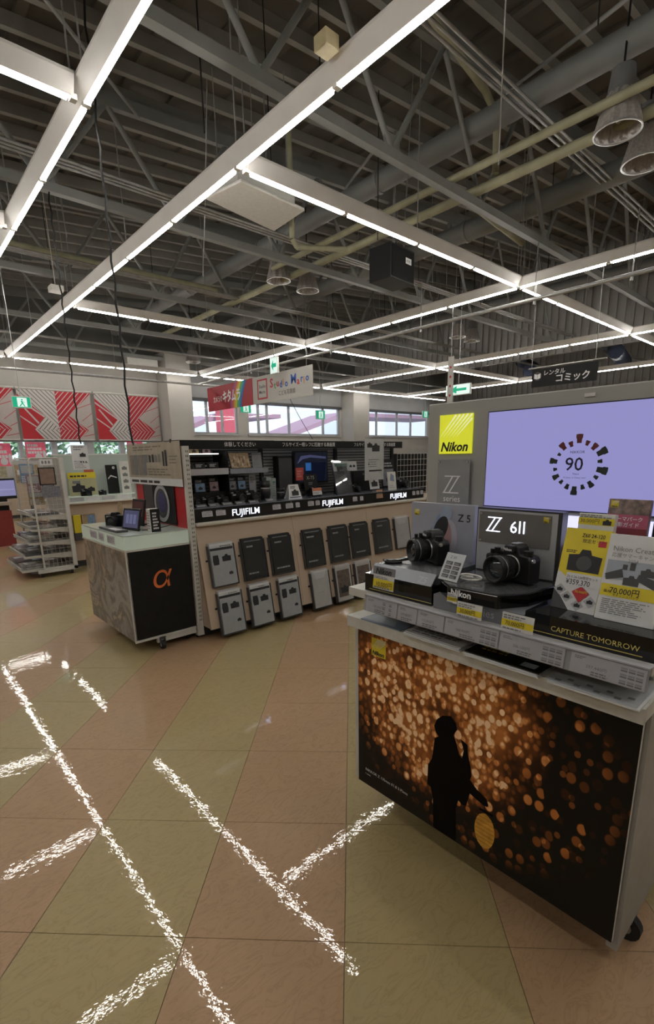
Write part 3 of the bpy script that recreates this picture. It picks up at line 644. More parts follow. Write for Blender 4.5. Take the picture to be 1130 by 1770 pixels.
# small exit and arrow signs
def exit_sign(x, y, z, w_, h_, lb, face='X', arrow=False, pend=3.9):
    F = FX(x, y, z) if face == 'X' else FY(x, y, z)
    t = thing('exit_sign', F(w_/2, 0), lb, 'exit sign', 'hanging exit signs')
    build(MB().fbox(F, 0, 0, w_, h_, -.05, 0), 'case', WHITE, t)
    mb = MB().quad(F, .01, .01, w_-.01, h_-.01, .001, 0 if not arrow else 1)
    s = h_
    if arrow: mb.fpoly(F, [(w_*.15,s*.5),(w_*.45,s*.85),(w_*.45,s*.62),(w_*.85,s*.62),(w_*.85,s*.38),(w_*.45,s*.38),(w_*.45,s*.15)], .002, 0)
    else:
        mb.quad(F, w_*.28, s*.12, w_*.78, s*.88, .002, 1)
        for p in ([(.45,.62),(.55,.62),(.6,.4),(.5,.38)], [(.5,.42),(.58,.4),(.68,.15),(.62,.14)], [(.5,.42),(.55,.4),(.42,.14),(.36,.17)], [(.5,.62),(.55,.58),(.68,.5),(.66,.46)]): mb.fpoly(F, [(a*w_, b*s) for a, b in p], .003, 0)
        blob(mb, F, w_*.53, s*.71, w_*.05, s*.07, 0, 10, .003)
    build(mb, 'pictogram', [GREEN, EXW], t)
    c = F(w_/2, h_, -.025); build(MB().tube(c, (c.x, c.y, roofz(c.x)+.01), .006, 6), 'hanger_rod', GALV, t)
exit_sign(7.55, 10.42, 3.36, .30, .37, 'white lit sign with green arrow hung above the shop banners', 'X', True)
exit_sign(1.69, 9.0, 2.2, .26, .17, 'green running figure exit sign in front of the left blinds', 'Y', pend=4.4)
exit_sign(12.1, 14.0, 2.70, .42, .3, 'green exit sign before the middle high window', 'Y', pend=4.4)
exit_sign(8.85, 13.9, 2.78, .4, .25, 'green exit sign half hidden by the red banner', 'Y', pend=4.4)
exit_sign(18.3, 14.0, 2.95, .4, .3, 'green exit sign before the farthest high window', 'Y', pend=4.4)
exit_sign(8.7, 6.1, 2.50, .55, .2, 'lit green arrow sign just above the grey display board', 'X', True)
t = thing('hanging_flag_sign', (8.0, 5.5, 2.36), 'narrow white hanging strip sign above the yellow logo', 'sign')
F = FX(8.0, 5.58, 2.30); build(MB().fbox(F, 0, 0, .12, .78, -.01, 0), 'sheet', BANW, t)
mb = MB(); [mb.quad(F, .04, .1+.16*k, .075, .14+.16*k, .002, 0) for k in range(4)]; build(mb, 'print', [RED], t)
build(MB().tube((8, 5.52, 3.08), (8, 5.52, 3.9), .005, 6), 'hanger_wire', GALV, t)

# ================================================================ right foreground: display counter
def poster_mat():
    m = bpy.data.materials.new('bokeh_photo_print'); m.use_nodes = True; nt = m.node_tree; b = nt.nodes['Principled BSDF']; L = nt.links.new
    def mth(op, a, b_=None, c=None, cl=False):
        n = nt.nodes.new('ShaderNodeMath'); n.operation = op; n.use_clamp = cl
        for i, x in enumerate((a, b_, c)):
            if x is None: continue
            if isinstance(x, (int, float)): n.inputs[i].default_value = x
            else: L(x, n.inputs[i])
        return n.outputs[0]
    tc = nt.nodes.new('ShaderNodeTexCoord'); sx = nt.nodes.new('ShaderNodeSeparateXYZ'); L(tc.outputs['Object'], sx.inputs[0])
    u = mth('MULTIPLY', mth('ADD', sx.outputs[1], -.45), -1/.91)       # 0 left .. 1 right
    v = mth('MULTIPLY', mth('ADD', sx.outputs[2], -.155), 1/.63)       # 0 bottom .. 1 top
    def layer(scx, scy, rad, soft, seed, thr):
        cb = nt.nodes.new('ShaderNodeCombineXYZ'); L(mth('MULTIPLY', u, scx), cb.inputs[0]); L(mth('MULTIPLY', v, scy), cb.inputs[1]); cb.inputs[2].default_value = seed
        vo = nt.nodes.new('ShaderNodeTexVoronoi'); vo.voronoi_dimensions = '3D'; vo.inputs['Scale'].default_value = 1; vo.inputs['Randomness'].default_value = .9
        cb2 = nt.nodes.new('ShaderNodeVectorMath'); cb2.operation = 'MULTIPLY'; cb2.inputs[1].default_value = (1, 1, 0); L(cb.outputs[0], cb2.inputs[0])
        vo.voronoi_dimensions = '2D'; 
        ad = nt.nodes.new('ShaderNodeVectorMath'); ad.operation = 'ADD'; ad.inputs[1].default_value = (seed*3.7, seed*1.9, 0); L(cb2.outputs[0], ad.inputs[0]); L(ad.outputs[0], vo.inputs['Vector'])
        s2 = nt.nodes.new('ShaderNodeSeparateColor'); L(vo.outputs['Color'], s2.inputs[0])
        disc = mth('MULTIPLY', mth('SUBTRACT', rad, vo.outputs['Distance']), 1/soft, cl=True)
        pres = mth('MULTIPLY', mth('SUBTRACT', s2.outputs[0], thr), 3.0, cl=True)
        return mth('MULTIPLY', disc, mth('MULTIPLY', pres, mth('MULTIPLY_ADD', s2.outputs[1], .8, .2))), s2.outputs[2]
    # picture mask: an oval crowd of lights thinning to the right and below
    def ell(cu, cv, ru, rv):
        a = mth('POWER', mth('MULTIPLY', mth('SUBTRACT', u, cu), 1/ru), 2); c = mth('POWER', mth('MULTIPLY', mth('SUBTRACT', v, cv), 1/rv), 2)
        return mth('SQRT', mth('ADD', a, c))
    core = mth('MULTIPLY', mth('SUBTRACT', 1.15, ell(.36, .76, .38, .54)), 2.6, cl=True)
    wide = mth('MULTIPLY', mth('SUBTRACT', 1.08, ell(.47, .60, .52, .58)), 5.0, cl=True)
    l1, h1 = layer(34, 19, .42, .2, 1.0, .05); l2, h2 = layer(24, 13, .38, .1, 2.0, .3); l3, h3 = layer(30, 17, .3, .06, 3.0, .45); l4, h4 = layer(48, 24, .45, .3, 4.0, .2)
    n = nt.nodes.new('ShaderNodeTexNoise'); n.inputs['Scale'].default_value = 9; L(tc.outputs['Object'], n.inputs['Vector'])
    patch = mth('MULTIPLY', mth('SUBTRACT', n.outputs['Fac'], .30), 2.6, cl=True)
    base = mth('MULTIPLY', core, mth('MULTIPLY_ADD', patch, .36, .17))
    dens = mth('MULTIPLY', core, mth('ADD', mth('MULTIPLY', l1, .68), mth('MULTIPLY', l4, .50)))
    sp = mth('MULTIPLY', wide, mth('ADD', mth('MULTIPLY', l2, .72), mth('MULTIPLY', l3, mth('MULTIPLY_ADD', core, .8, .34))))
    val = mth('ADD', mth('ADD', base, mth('MULTIPLY', dens, mth('MULTIPLY_ADD', patch, .7, .65))), sp)
    r = nt.nodes.new('ShaderNodeValToRGB'); e = r.color_ramp.elements
    e[0].color = (.004, .003, .002, 1); e[1].position = 1.0; e[1].color = (.95, .66, .40, 1)
    for p, c in ((.12, (.03, .010, .003, 1)), (.35, (.22, .068, .015, 1)), (.6, (.52, .18, .04, 1)), (.82, (.78, .38, .14, 1))): q = e.new(p); q.color = c
    L(val, r.inputs[0]); L(r.outputs[0], b.inputs['Base Color']); b.inputs['Roughness'].default_value = .4; b.inputs['Specular IOR Level'].default_value = .25
    return m
CX0, CY0 = 1.4, .73
cab = thing('display_counter', (CX0, CY0, 0), 'white display counter with a large dark bokeh photo on its front', 'counter')
bevel(build(MB().box((1.212, .29, .145), (1.75, 1.215, .80)), 'carcass', OFFW, cab), .004)
pan = build(MB().box((1.197, .272, .155), (1.211, 1.182, .785)), 'poster_panel', [WHITE, poster_mat()], cab, label='front panel printed with orange bokeh lights and a dark figure')
for p in pan.data.polygons:
    if p.normal.x < -.9: p.material_index = 1
F = FX(1.197, 1.182, .155)
SI = M('silhouette_print', (.003, .002, .002), .6, var=.1, spec=.1)
sil = [(0.827,0.565),(0.807,0.585),(0.777,0.595),(0.759,0.579),(0.753,0.558),(0.764,0.535),(0.753,0.511),(0.742,0.479),(0.731,0.469),(0.726,0.50),(0.739,0.532),(0.73,0.53),(0.715,0.524),(0.711,0.494),(0.699,0.452),(0.695,0.425),(0.699,0.409),(0.674,0.389),(0.641,0.374),(0.633,0.355),(0.637,0.348),(0.653,0.348),(0.697,0.362),(0.708,0.311),(0.723,0.307),(0.736,0.315),(0.745,0.279),(0.74,0.137),(0.827,0.156),(0.833,0.27),(0.843,0.306),(0.857,0.309),(0.857,0.382),(0.842,0.415),(0.838,0.452),(0.834,0.494),(0.819,0.506),(0.83,0.515),(0.838,0.536)]
AMB = M('lantern_print', (.55, .27, .03), .45, var=.35, scale=30)
mb = MB().fpoly(F, [(1.182-y, max(z, .157)-.155) for y, z in sil], .0015, 0)
lan = [(.541+.034*math.cos(a)*(1 if abs(math.sin(a)) < .9 else .8), .105+.062*math.sin(a)) for a in [2*PI*i/20 for i in range(20)]]
mb.fpoly(F, lan, .0012, 1)
for k in range(-3, 4): mb.quad(F, .510, .105+k*.0145, .572, .1065+k*.0145, .0016, 2)
mb.quad(F, .520, .17, .565, .178, .0017, 0)
build(mb, 'figure_print', [SI, AMB, M('lantern_line', (.18,.08,.01), .5)], cab, label='printed dark silhouette holding an amber lantern')
text('NIKKOR Z 135mm f/1.8 S Plena', F, .038, .062, .0155, WLET, cab)
text('f 1/8000', F, .038, .045, .008, WLET, cab)
def nikon_mark(F, u, v, s, parent, lit=False, ww=.001, th=0):
    y = YELG if lit else YEL
    mb = MB().fbox(F, u, v, u+s, v+s, 0, ww+th, 0)
    e = ww + th + .0006
    for k in range(6):
        a = .16 + k*.11
        mb.fpoly(F, [(u+s*(a+.30), v+s), (u+s*(a+.36 + .01*k), v+s), (u+s*(max(0, a-.16)), v+s*(.36+.04*k if a-.16 > 0 else .36)), ], e, 1) if u is None else None
        x1 = min(1, .52 + k*.12); y1 = 1 - max(0, (.52 + k*.12) - 1)*.9
        mb.fpoly(F, [(u+s*0.0, v+s*(.40+.0*k)) if k == 0 else (u+s*.10*k, v+s*.40), (u+s*(x1-.0), v+s*(y1-.035)), (u+s*(x1-.03), v+s*y1)], e, 1)
    build(mb, 'logo_mark', [y, WLET if not lit else M('logo_ray', (.75,.8,.45), .5, emit=.45, ecol=(.85,.9,.6))], parent, label='square yellow logo with pale rays')
    text('Nikon', F, u+s*.05, v+s*.07, s*.33, INK, parent, ww=e+.0004, bold=.03, shear=.25, name='logo_lettering')
nikon_mark(F, .068, .545, .066, cab)
build(MB().box((1.15, .262, .803), (1.75, 1.19, .841)), 'ledge', M('ledge_wood_white', (.50,.49,.44), .5, var=.1, scale=30), cab)
build(MB().box((1.50, .32, .09), (1.74, 1.18, .145)), 'base_frame', OFFW, cab)
build(MB().box((1.36, .27, .841), (1.75, 1.19, .90)), 'riser_box', OFFW, cab)
build(MB().box((1.16, .262, .915), (1.75, 1.19, .943)), 'upper_deck', OFFW, cab)
for yy in (.30, .72, 1.16): build(MB().tube((1.33, yy, .841), (1.33, yy, .915), .012, 8), 'support_post', STEEL, cab)
build(MB().box((1.215, .262, .12), (1.75, .289, .80)), 'end_panel', M('end_panel_grey', (.30,.29,.27), .45, .2), cab, label='grey metallic end panel')
def caster(x, y, parent, r=.032, rot=0):
    c = V((x, y, 0)); w_ = build(MB().tube((x-.01*math.sin(rot)-.012, y, r), (x+.012, y, r), r, 18), 'caster', RUB, parent)
    build(MB().tube((x-.016, y, r), (x-.013, y, r), r*.45, 12).tube((x+.013, y, r), (x+.016, y, r), r*.45, 12), 'hub', STEEL, w_)
    build(MB().box((x-.02, y-.02, r*1.6), (x-.015, y+.02, .1)).box((x+.015, y-.02, r*1.6), (x+.02, y+.02, .1)).box((x-.022, y-.022, .092), (x+.022, y+.022, .1)), 'fork', DARKG, w_)
for p in ((1.40, .290), (1.42, 1.15), (1.68, .33), (1.68, 1.15)): caster(p[0], p[1], cab, .042)
# price rail on the counter edge
t = thing('price_rail', (1.12, .68, .88), 'clear sloping price rail along the front edge of the counter', 'price rail')
Frail = Fr((1.112, 1.072, .895), (0, -1, 0), (.15, 0, 1))
build(MB().fbox(Frail, 0, 0, .815, .050, -.004, -.002), 'back_strip', LGREY, t)
build(MB().fbox(Frail, 0, 0, .815, .050, .0025, .0035), 'clear_cover', ACR, t)
build(MB().fbox(Frail, 0, .0505, .815, .054, -.045, .0035), 'hook_lip', LGREY, t)
CARD = M('price_card_paper', (.48,.46,.49), .5, var=.04)
for k, (u0, u1, grid, lb) in enumerate(((.01, .145, 2, 'leftmost pale price card on the counter rail'), (.15, .225, 0, 'second pale price card from the left on the counter rail'), (.23, .325, 0, 'third pale price card, below the small yellow tag'), (.33, .50, 3, 'fourth price card with a block of small boxes, under the yellow offer card'), (.505, .675, 3, 'fifth price card with a block of small boxes, right of centre'), (.69, .85, 3, 'rightmost wide price card on the counter rail'))):
    u0, u1 = u0*.955, u1*.955; c = thing('price_card', Frail((u0+u1)/2, 0), lb, 'price card', 'price cards on the counter rail')
    build(MB().fbox(Frail, u0, .002, u1, .048, -.001, .001), 'card', CARD, c)
    mb = MB(); w_ = u1-u0
    scribble(mb, Frail, u0+.008, .036, u0+.035, .044, 2, 0, k); 
    scribble(mb, Frail, u0+w_*(.3 if grid else .2), .005, u0+w_*(.62 if grid else .92), .016, 2, 0, k+9)
    if grid:
        for a in range(3):
            for b in range(grid):
                x = u0+w_*(.68+.1*b) if grid == 3 else u0+w_*(.55+.2*b)
                mb.quad(Frail, x, .005+.014*a, x+w_*.085, .0085+.014*a, .0014, 0); mb.quad(Frail, x, .010+.014*a, x+w_*.085, .0140+.014*a, .0014, 1)
    build(mb, 'print', [INKG, M('box_lines', (.3,.3,.32), .6)], c)
    text(('148,500円', '109,800円', '162,800円', '268,950円', '386,100円', '297,440円')[k], Frail, u0+w_*(.22 if grid else .15), .019, .0105, INKG, c, ww=.0016, name='price_lettering')
# brochures lying on the ledge
for k, (y0, y1, x0, n, m_, lb) in enumerate(((.95, 1.13, 1.150, 1, 'blue', 'blue grey leaflet lying on the ledge at the left end'), (.72, .93, 1.138, 3, 'white', 'stack of white brochures fanned on the ledge'), (.49, .71, 1.130, 3, 'black', 'stack of black covered brochures in the middle of the ledge'), (.268, .475, 1.128, 2, 'pic', 'pale leaflets with small product photos at the right end of the ledge'))):
    t = thing('brochure_stack', (x0+.1, (y0+y1)/2, .841), lb, 'brochures')
    cm = {'blue': M('leaflet_blue', (.15,.2,.27), .35), 'white': PAPER, 'black': GLOSSK, 'pic': M('leaflet_pale', (.42,.44,.46), .4)}[m_]
    for i in range(n):
        dx = .004*((i*7) % 3); Ff = FT(x0+dx, y0+.003*((i*5) % 3), .8412+i*.004)
        build(MB().prism(Ff, [(0,0),(.15,.0),(.15,y1-y0-.012),(0,y1-y0-.008)], 0, .0038), 'booklet', cm if i == n-1 else PAPER, t)
    Ff = FT(x0, y0, .8412+n*.004, (0,-1,0), (1,0,0)); mb = MB(); h_ = y1-y0
    if m_ == 'pic':
        for i in range(8): mb.quad(Ff, -h_+.02+.022*i, .01+.02*(i % 2), -h_+.034+.022*i, .022+.02*(i % 2), .0008, 0)
    elif m_ == 'blue': mb.fpoly(Ff, [(-h_+.01,.01),(-.03,.01),(-.08,.09),(-h_+.03,.12)], .0008, 1)
    elif m_ == 'white': scribble(mb, Ff, -h_+.02, .02, -.02, .1, 5, 0, 4, ww=.0008)
    else: mb.quad(Ff, -.06, .02, -.02, .05, .0008, 1); scribble(mb, Ff, -h_+.03, .05, -.07, .1, 3, 2, 5, ww=.0008)
    build(mb, 'print', [INKG, M('leaflet_picture', (.28,.33,.38), .35), YEL], t)
# ---- blocks on the counter
t = thing('display_block', (1.3, .98, .943), 'black plinth with sloping silver plate under the left camera', 'plinth')
build(MB().box((1.17, .845, .9435), (1.415, 1.12, 1.003)), 'base', GLOSSK, t)
Pl = Fr((1.171, 1.10, 1.0035), (0, -1, 0), (.028, 0, .033))
build(MB().fbox(Pl, 0, 0, .25, .043, -.004, 0), 'sloping_plate', SILV, t)
text('Z5', Pl, .195, .006, .03, LGREY, t, ww=.0006)
build(MB().box((1.2, .85, 1.003), (1.415, 1.10, 1.033)), 'top_slab', M('plinth_top_grey', (.13,.135,.14), .25, .2), t)
build(MB().box((1.168, .845, .952), (1.1695, 1.10, .9535)), 'gold_line', GOLD, t)
t = thing('display_block', (1.3, .7, .943), 'grey block with pale lettering under the middle camera plinth', 'plinth')
build(MB().box((1.165, .555, .9435), (1.46, .835, .986)), 'block', M('block_grey', (.17,.175,.19), .4, .2), t)
text('Z series', FX(1.165, .80, .95), .06, .005, .032, LGREY, t)
t = thing('display_block', (1.3, .4, .943), 'glossy black block lettered in gold at the right end of the counter', 'plinth')
build(MB().box((1.165, .262, .9435), (1.5, .552, .998)), 'block', GLOSSK, t)
text('CAPTURE TOMORROW', FX(1.165, .485, .956), 0, .006, .0185, GOLD, t, sx=.98)
build(MB().box((1.164, .285, .9515), (1.165, .54, .953)), 'gold_line', GOLD, t)
t = thing('camera_plinth', (1.3, .68, .986), 'black faceted camera plinth with white lettering on its rim', 'plinth')
Pt = [(1.15, .777), (1.155, .625), (1.235, .578), (1.36, .562), (1.46, .562), (1.46, .83), (1.19, .83)]
bevel(build(MB().prism(FT(0, 0, .9865), Pt, 0, .036), 'body', GLOSSK, t), .002)
build(MB().prism(FT(0, 0, 1.0225), [(1.31+(x-1.31)*.97, .70+(y-.70)*.97) for x, y in Pt], 0, .003), 'top_plate', M('plinth_mirror_grey', (.12,.125,.13), .12, .5), t)
text('Nikon', FX(1.149, .765, .993, 0), .0, .008, .026, WLET, t, bold=.03)
# ---- cameras
def hero_camera(lb, loc_, rot, lens_l=.075):
    t = thing('mirrorless_camera', (0, 0, 0), lb, 'camera', 'cameras on the counter')
    BD = M('camera_body_black', (.008,.008,.009), .42, spec=.35, var=.2, scale=300, bump=.1); RG = M('camera_rubber', (.011,.011,.012), .7, spec=.25, var=.3, scale=500, bump=.3)
    F = FX(-.01, 0, 0)
    out = [(-.067,.004),(.067,.004),(.067,.072),(.058,.082),(.03,.084),(.022,.104),(.014,.108),(-.014,.108),(-.022,.104),(-.03,.086),(-.052,.088),(-.067,.078)]
    bevel(build(MB().prism(F, out, -.045, 0), 'body', BD, t), .004, 3)
    bevel(build(MB().prism(F, [(-.069,.006),(-.040,.006),(-.036,.05),(-.040,.08),(-.069,.078)], -.02, .03), 'grip', RG, t), .008, 3)
    bevel(build(MB().prism(F, [(-.019,.088),(.019,.088),(.015,.108),(-.015,.108)], -.05, .012), 'viewfinder_hump', BD, t), .004, 3)
    text('Nikon', F, -.0155, .093, .0115, WLET, t, ww=.0135, bold=.02, name='lettering')
    build(MB().box((.0, -.01, .106), (.03, .01, .112)), 'hot_shoe', STEEL, t)
    for (yy, xx, r, h) in ((-.048, .005, .013, .012), (.05, -.01, .009, .01), (.05, -.03, .006, .008), (.035, .01, .008, .008)):
        build(MB().tube((xx, yy, .080), (xx, yy, .084+h), r, 20), 'dial', BD, t)
    build(MB().tube((.0, .067, .07), (.0, .073, .072), .006, 10).tube((.0, -.067, .07), (.0, -.073, .072), .006, 10), 'strap_lug', STEEL, t)
    c = (-.010, -.002, .046)
    build(MB().lathe(c, (-1,0,0), [(.034,0),(.034,.004),(.030,.004)], 40), 'mount_ring', STEEL, t)
    L_ = lens_l
    bar = build(MB().lathe(c, (-1,0,0), [(.031,.0),(.033,.006),(.033,L_*.25),(.036,L_*.3),(.036,L_*.62),(.0345,L_*.65),(.0345,L_*.72),(.038,L_*.76),(.038,L_),(.034,L_),(.031,L_-.006),(.026,L_-.012),(.0,L_-.012)], 48), 'lens_barrel', BD, t)
    mb = MB()
    for i in range(48):
        a = 2*PI*i/48; r = .0362; x0, x1 = c[0]-L_*.33, c[0]-L_*.6
        y_, z_ = c[1]+r*math.cos(a), c[2]+r*math.sin(a); dy, dz = -math.sin(a)*.0012, math.cos(a)*.0012; ey, ez = math.cos(a)*.0012, math.sin(a)*.0012
        mb.add([(x0,y_-dy,z_-dz),(x0,y_+dy,z_+dz),(x1,y_+dy,z_+dz),(x1,y_-dy,z_-dz),(x0,y_+ey,z_+ez),(x1,y_+ey,z_+ez)], [(0,4,5,3),(4,1,2,5)])
    build(mb, 'zoom_ring_ribs', RG, bar)
    build(MB().lathe(c, (-1,0,0), [(.027,L_-.011),(.02,L_-.007),(.01,L_-.0045),(.0,L_-.004)], 32), 'front_element', LENSG, bar)
    build(MB().lathe(c, (-1,0,0), [(.0348,L_*.665),(.0352,L_*.67),(.0352,L_*.69),(.0348,L_*.70)], 40), 'accent_ring', M('ring_silver', (.3,.3,.3), .4, .5), bar)
    t.location = loc_; t.rotation_euler.z = rot
    return t
hero_camera('black mirrorless camera on the faceted plinth before the lit panel', (1.315, .672, 1.0256), math.radians(-14), .07)
hero_camera('black mirrorless camera on the silver edged plinth, left one', (1.335, .975, 1.0335), math.radians(-27), .062)
t = thing('camera_strap', (1.28, 1.07, 1.0335), 'coiled black and grey strap beside the left camera', 'strap')
build(MB().path([(1.30, 1.03, 1.045), (1.27, 1.055, 1.039), (1.245, 1.075, 1.037), (1.225, 1.085, 1.044), (1.22, 1.07, 1.039), (1.235, 1.05, 1.037), (1.26, 1.035, 1.038)], .0045, 8), 'band', MATTE, t)
build(MB().path([(1.27, 1.07, 1.039), (1.24, 1.095, 1.039), (1.22, 1.075, 1.046)], .004, 8), 'grey_band', LGREY, t)
t = thing('security_cable', (1.24, .74, 1.0256), 'white coiled security cable beside the middle camera', 'cable')
build(MB().path([(1.30, .72, 1.03)] + [(1.235+.022*math.cos(a), .755+.032*math.sin(a), 1.030+.0008*i) for i, a in enumerate([k*PI/6 for k in range(20)])], .003, 6), 'cable', WHITE, t)
# spec card stand
t = thing('spec_card', (1.24, .79, 1.0256), 'silver leaning specification card with eight dark boxes', 'card')
F = Fr((1.195, .842, 1.027), (-.12, -1, 0), (.45, -.18, .9))
build(MB().fbox(F, 0, 0, .07, .085, -.002, 0), 'card', M('card_silver', (.40,.41,.42), .35, .2), t)
mb = MB()
for a in range(4):
    for b in range(2): mb.quad(F, .008+.03*b, .008+.0135*a, .033+.03*b, .0185+.0135*a, .0006, 0); scribble(mb, F, .010+.03*b, .010+.0135*a, .031+.03*b, .0165+.0135*a, 2, 1, a*2+b, .4, .001)
build(mb, 'print', [DARKG, LGREY], t); text('Z 6II', F, .018, .068, .012, DARKG, t)
build(MB().fbox(F, .02, 0, .05, .004, -.05, 0), 'foot', WHITE, t)
# Z5 panel
t = thing('photo_board', (1.42, 1.0, .943), 'pale photo panel of a dark haired figure behind the left camera', 'panel')
F = FX(1.42, 1.125, .943)
build(MB().box((1.42, .866, .9435), (1.44, 1.125, 1.223)), 'panel', M('photo_sky_pale', (.33,.34,.40), .4, var=.12, scale=6), t)
mb = MB()
mb.fpoly(F, [(0,.12),(.05,.16),(.10,.19),(.13,.10),(.06,.09),(.0,.10)], .001, 5)
blob(mb, F, .150, .155, .045, .075, 4, 24, .0012, -.15)
for q in range(5): blob(mb, F, .085+.016*q, .165+.021*q, .012+.003*q, .034-.002*q, 2 if q % 2 else 6, 16, .0013+.0001*q, -.75)
blob(mb, F, .150, .178, .024, .050, 3, 22, .0019, .12)
blob(mb, F, .128, .192, .026, .050, 0, 22, .0021, -.42); blob(mb, F, .100, .168, .012, .030, 0, 16, .0021, -.9)
mb.fpoly(F, [(.120,.16),(.138,.165),(.152,.12),(.158,.05),(.150,.02),(.128,.05),(.126,.11)], .0023, 1)
mb.fpoly(F, [(.126,.115),(.140,.13),(.146,.10),(.132,.08)], .0025, 3)
build(mb, 'photo_print', [INK, MATTE, M('photo_blue', (.20,.27,.40), .5, var=.15), M('photo_skin', (.36,.22,.22), .5), M('photo_haze', (.40,.38,.44), .5, var=.1), M('photo_haze_lav', (.29,.30,.37), .5, var=.1), M('photo_blue_soft', (.27,.33,.43), .5, var=.1)], t)
text('Z 5', F, .196, .225, .035, INK, t, bold=.01); nikon_mark(F, .014, .235, .021, t)
# lit Z6II light box
t = thing('light_box', (1.42, .70, 1.0225), 'slim grey light box panel with glowing white lettering', 'light box')
F = FX(1.385, .835, 1.0256)
build(MB().box((1.385, .572, 1.0256), (1.42, .835, 1.225)), 'case', M('case_dark_edge', (.05,.05,.055), .3, .4), t)
build(MB().fbox(F, .004, .004, .252, .194, 0, .002), 'front_plate', M('plate_silver', (.42,.43,.46), .3, .3), t)
build(MB().fbox(F, .010, .092, .235, .188, .002, .004), 'face_panel', M('face_taupe', (.15,.145,.14), .35, .2), t)
text('6Ⅱ', F, .112, .130, .05, GLET, t, ww=.0055)
mb = MB()   # the doubled Z letter: outlined strokes
def zz(mb, F, u, v, s, ww, mi=0):
    mb.fpoly(F, [(u+.10*s,v+s),(u+1.15*s,v+s),(u+1.12*s,v+.93*s),(u+.10*s,v+.93*s)], ww, mi)
    mb.fpoly(F, [(u,v+.07*s),(u+1.05*s,v+.07*s),(u+1.05*s,v),(u,v)], ww, mi)
    mb.fpoly(F, [(u,v),(u+.10*s,v),(u+.72*s,v+s),(u+.62*s,v+s)], ww+.0002, mi)
    mb.fpoly(F, [(u+.36*s,v),(u+.46*s,v),(u+1.12*s,v+s),(u+1.02*s,v+s)], ww+.0004, mi)
zz(mb, F, .035, .128, .045, .0055); build(mb, 'double_letter', [GLET], t, label='glowing outlined letter')
nikon_mark(F, .212, .168, .016, t, ww=.005)
for (a, b) in ((.016,.182),(.23,.182),(.016,.098),(.23,.098)): build(MB().tube(F(a,b,.004), F(a,b,.007), .003, 10), 'stud', STEEL, t)
# brochure boxes on the right
def leaf_box(F, w_, h_, dep, mat, lb, fn, mats, name='brochure_box'):
    t = thing(name, F(w_/2, 0), lb, 'brochure box')
    bevel(build(MB().fbox(F, 0, 0, w_, h_, -dep, 0), 'box', mat, t), .0015, 2)
    mb = MB(); fn(mb, F, w_, h_, t); build(mb, 'print', mats, t)
    return t
def f_yel(mb, F, w_, h_, t):
    mb.fpoly(F, [(0,h_*.45),(w_,h_*.45),(w_,h_),(0,h_)], .0005, 0)
    mb.fpoly(F, [(0,.0),(w_,.0),(w_,.08),(w_*.3,.075),(0,.1)], .0004, 1)
    mb.fpoly(F, [(0,0),(w_*.42,0),(0,.055)], .0008, 5)
    mb.fpoly(F, [(0,.055),(w_*.42,0),(w_*.5,0),(0,.1)][0:4], .0007, 2)
    campic(mb, F, w_*.55, h_*.60, w_*.72, 3, 5, .0012)
    mb.quad(F, w_*.22, h_*.30, w_*1.0, h_*.455, .002, 2)
    mb.fpoly(F, [(w_*.42,h_*.23),(w_*.62,h_*.11),(w_*.82,h_*.23),(w_*.62,h_*.31)], .0018, 4)
    for a, b in ((.14,.235),(.33,.16),(.6,.075),(.86,.14)): mb.fpoly(F, [(w_*(a-.15),h_*b),(w_*a,h_*(b-.07)),(w_*(a+.15),h_*b),(w_*a,h_*(b+.07))], .0012, 6); campic(mb, F, w_*a, h_*b, w_*.13, 3, None, .0016)
    mb.quad(F, w_*.78, h_*.80, w_*.95, h_*.87, .0012, 4)
    scribble(mb, F, w_*.1, h_*.70, w_*.45, h_*.74, 2, 3, 3)
def f_wht(mb, F, w_, h_, t):
    mb.quad(F, w_*.05, h_*.48, w_*1.0, h_*.70, .0006, 4)
    for a, b, r, l in ((.2,.53,.35,.3),(.75,.5,-.35,.34)):
        c, s = math.cos(r), math.sin(r)
        mb.fpoly(F, [(w_*(a+l*.5*(x*c) - .05*y*s), h_*b + w_*(l*.5*x*s+.06*y*c)) for x, y in ((-1,-1),(1,-1.4),(1,1.4),(-1,1))], .001, 1)
    campic(mb, F, w_*.5, h_*.48, w_*.26, 1); campic(mb, F, w_*.74, h_*.59, w_*.22, 1)
    mb.quad(F, w_*.32, h_*.60, w_*.4, h_*.66, .001, 1); mb.quad(F, w_*.44, h_*.60, w_*.53, h_*.69, .001, 1)
    mb.quad(F, w_*.02, h_*.28, w_*1.0-.002, h_*.42, .001, 3)
    scribble(mb, F, w_*.08, h_*.08, w_*.94, h_*.26, 8, 2, 6, .45)
t = leaf_box(Fr((1.245, .525, .9985), (-.05, -1, 0), (.27, 0, 1)), .108, .208, .03, YEL, 'yellow and white camera set brochure box with black price print', f_yel, [YEL, PAPER, PAPER, INK, RED, DARKG, LGREY])
F = Fr((1.245, .525, .9985), (-.05, -1, 0), (.27, 0, 1))
text('Z6II 24-120', F, .042, .187, .0135, INK, t, bold=.01, ww=.002, sx=.85); text('限定セット', F, .045, .174, .011, INK, t, ww=.002); text('Z6 II 24-120限定セット', F, .026, .082, .0085, INK, t, ww=.0025, sx=.9); text('¥359,370', F, .026, .066, .0185, INK, t, ww=.0025, sx=.85, bold=.005); text('70,000円', F, .053, .047, .008, YEL, t, ww=.0025)
t = leaf_box(Fr((1.225, .412, .9985), (0, -1, 0), (.27, 0, 1)), .125, .206, .03, PAPER, 'white campaign brochure box with a yellow band, rightmost on the counter', f_wht, [PAPER, DARKG, INKG, YEL, M('photo_grey_blue', (.3,.33,.38), .5)])
F = Fr((1.225, .412, .9985), (0, -1, 0), (.27, 0, 1))
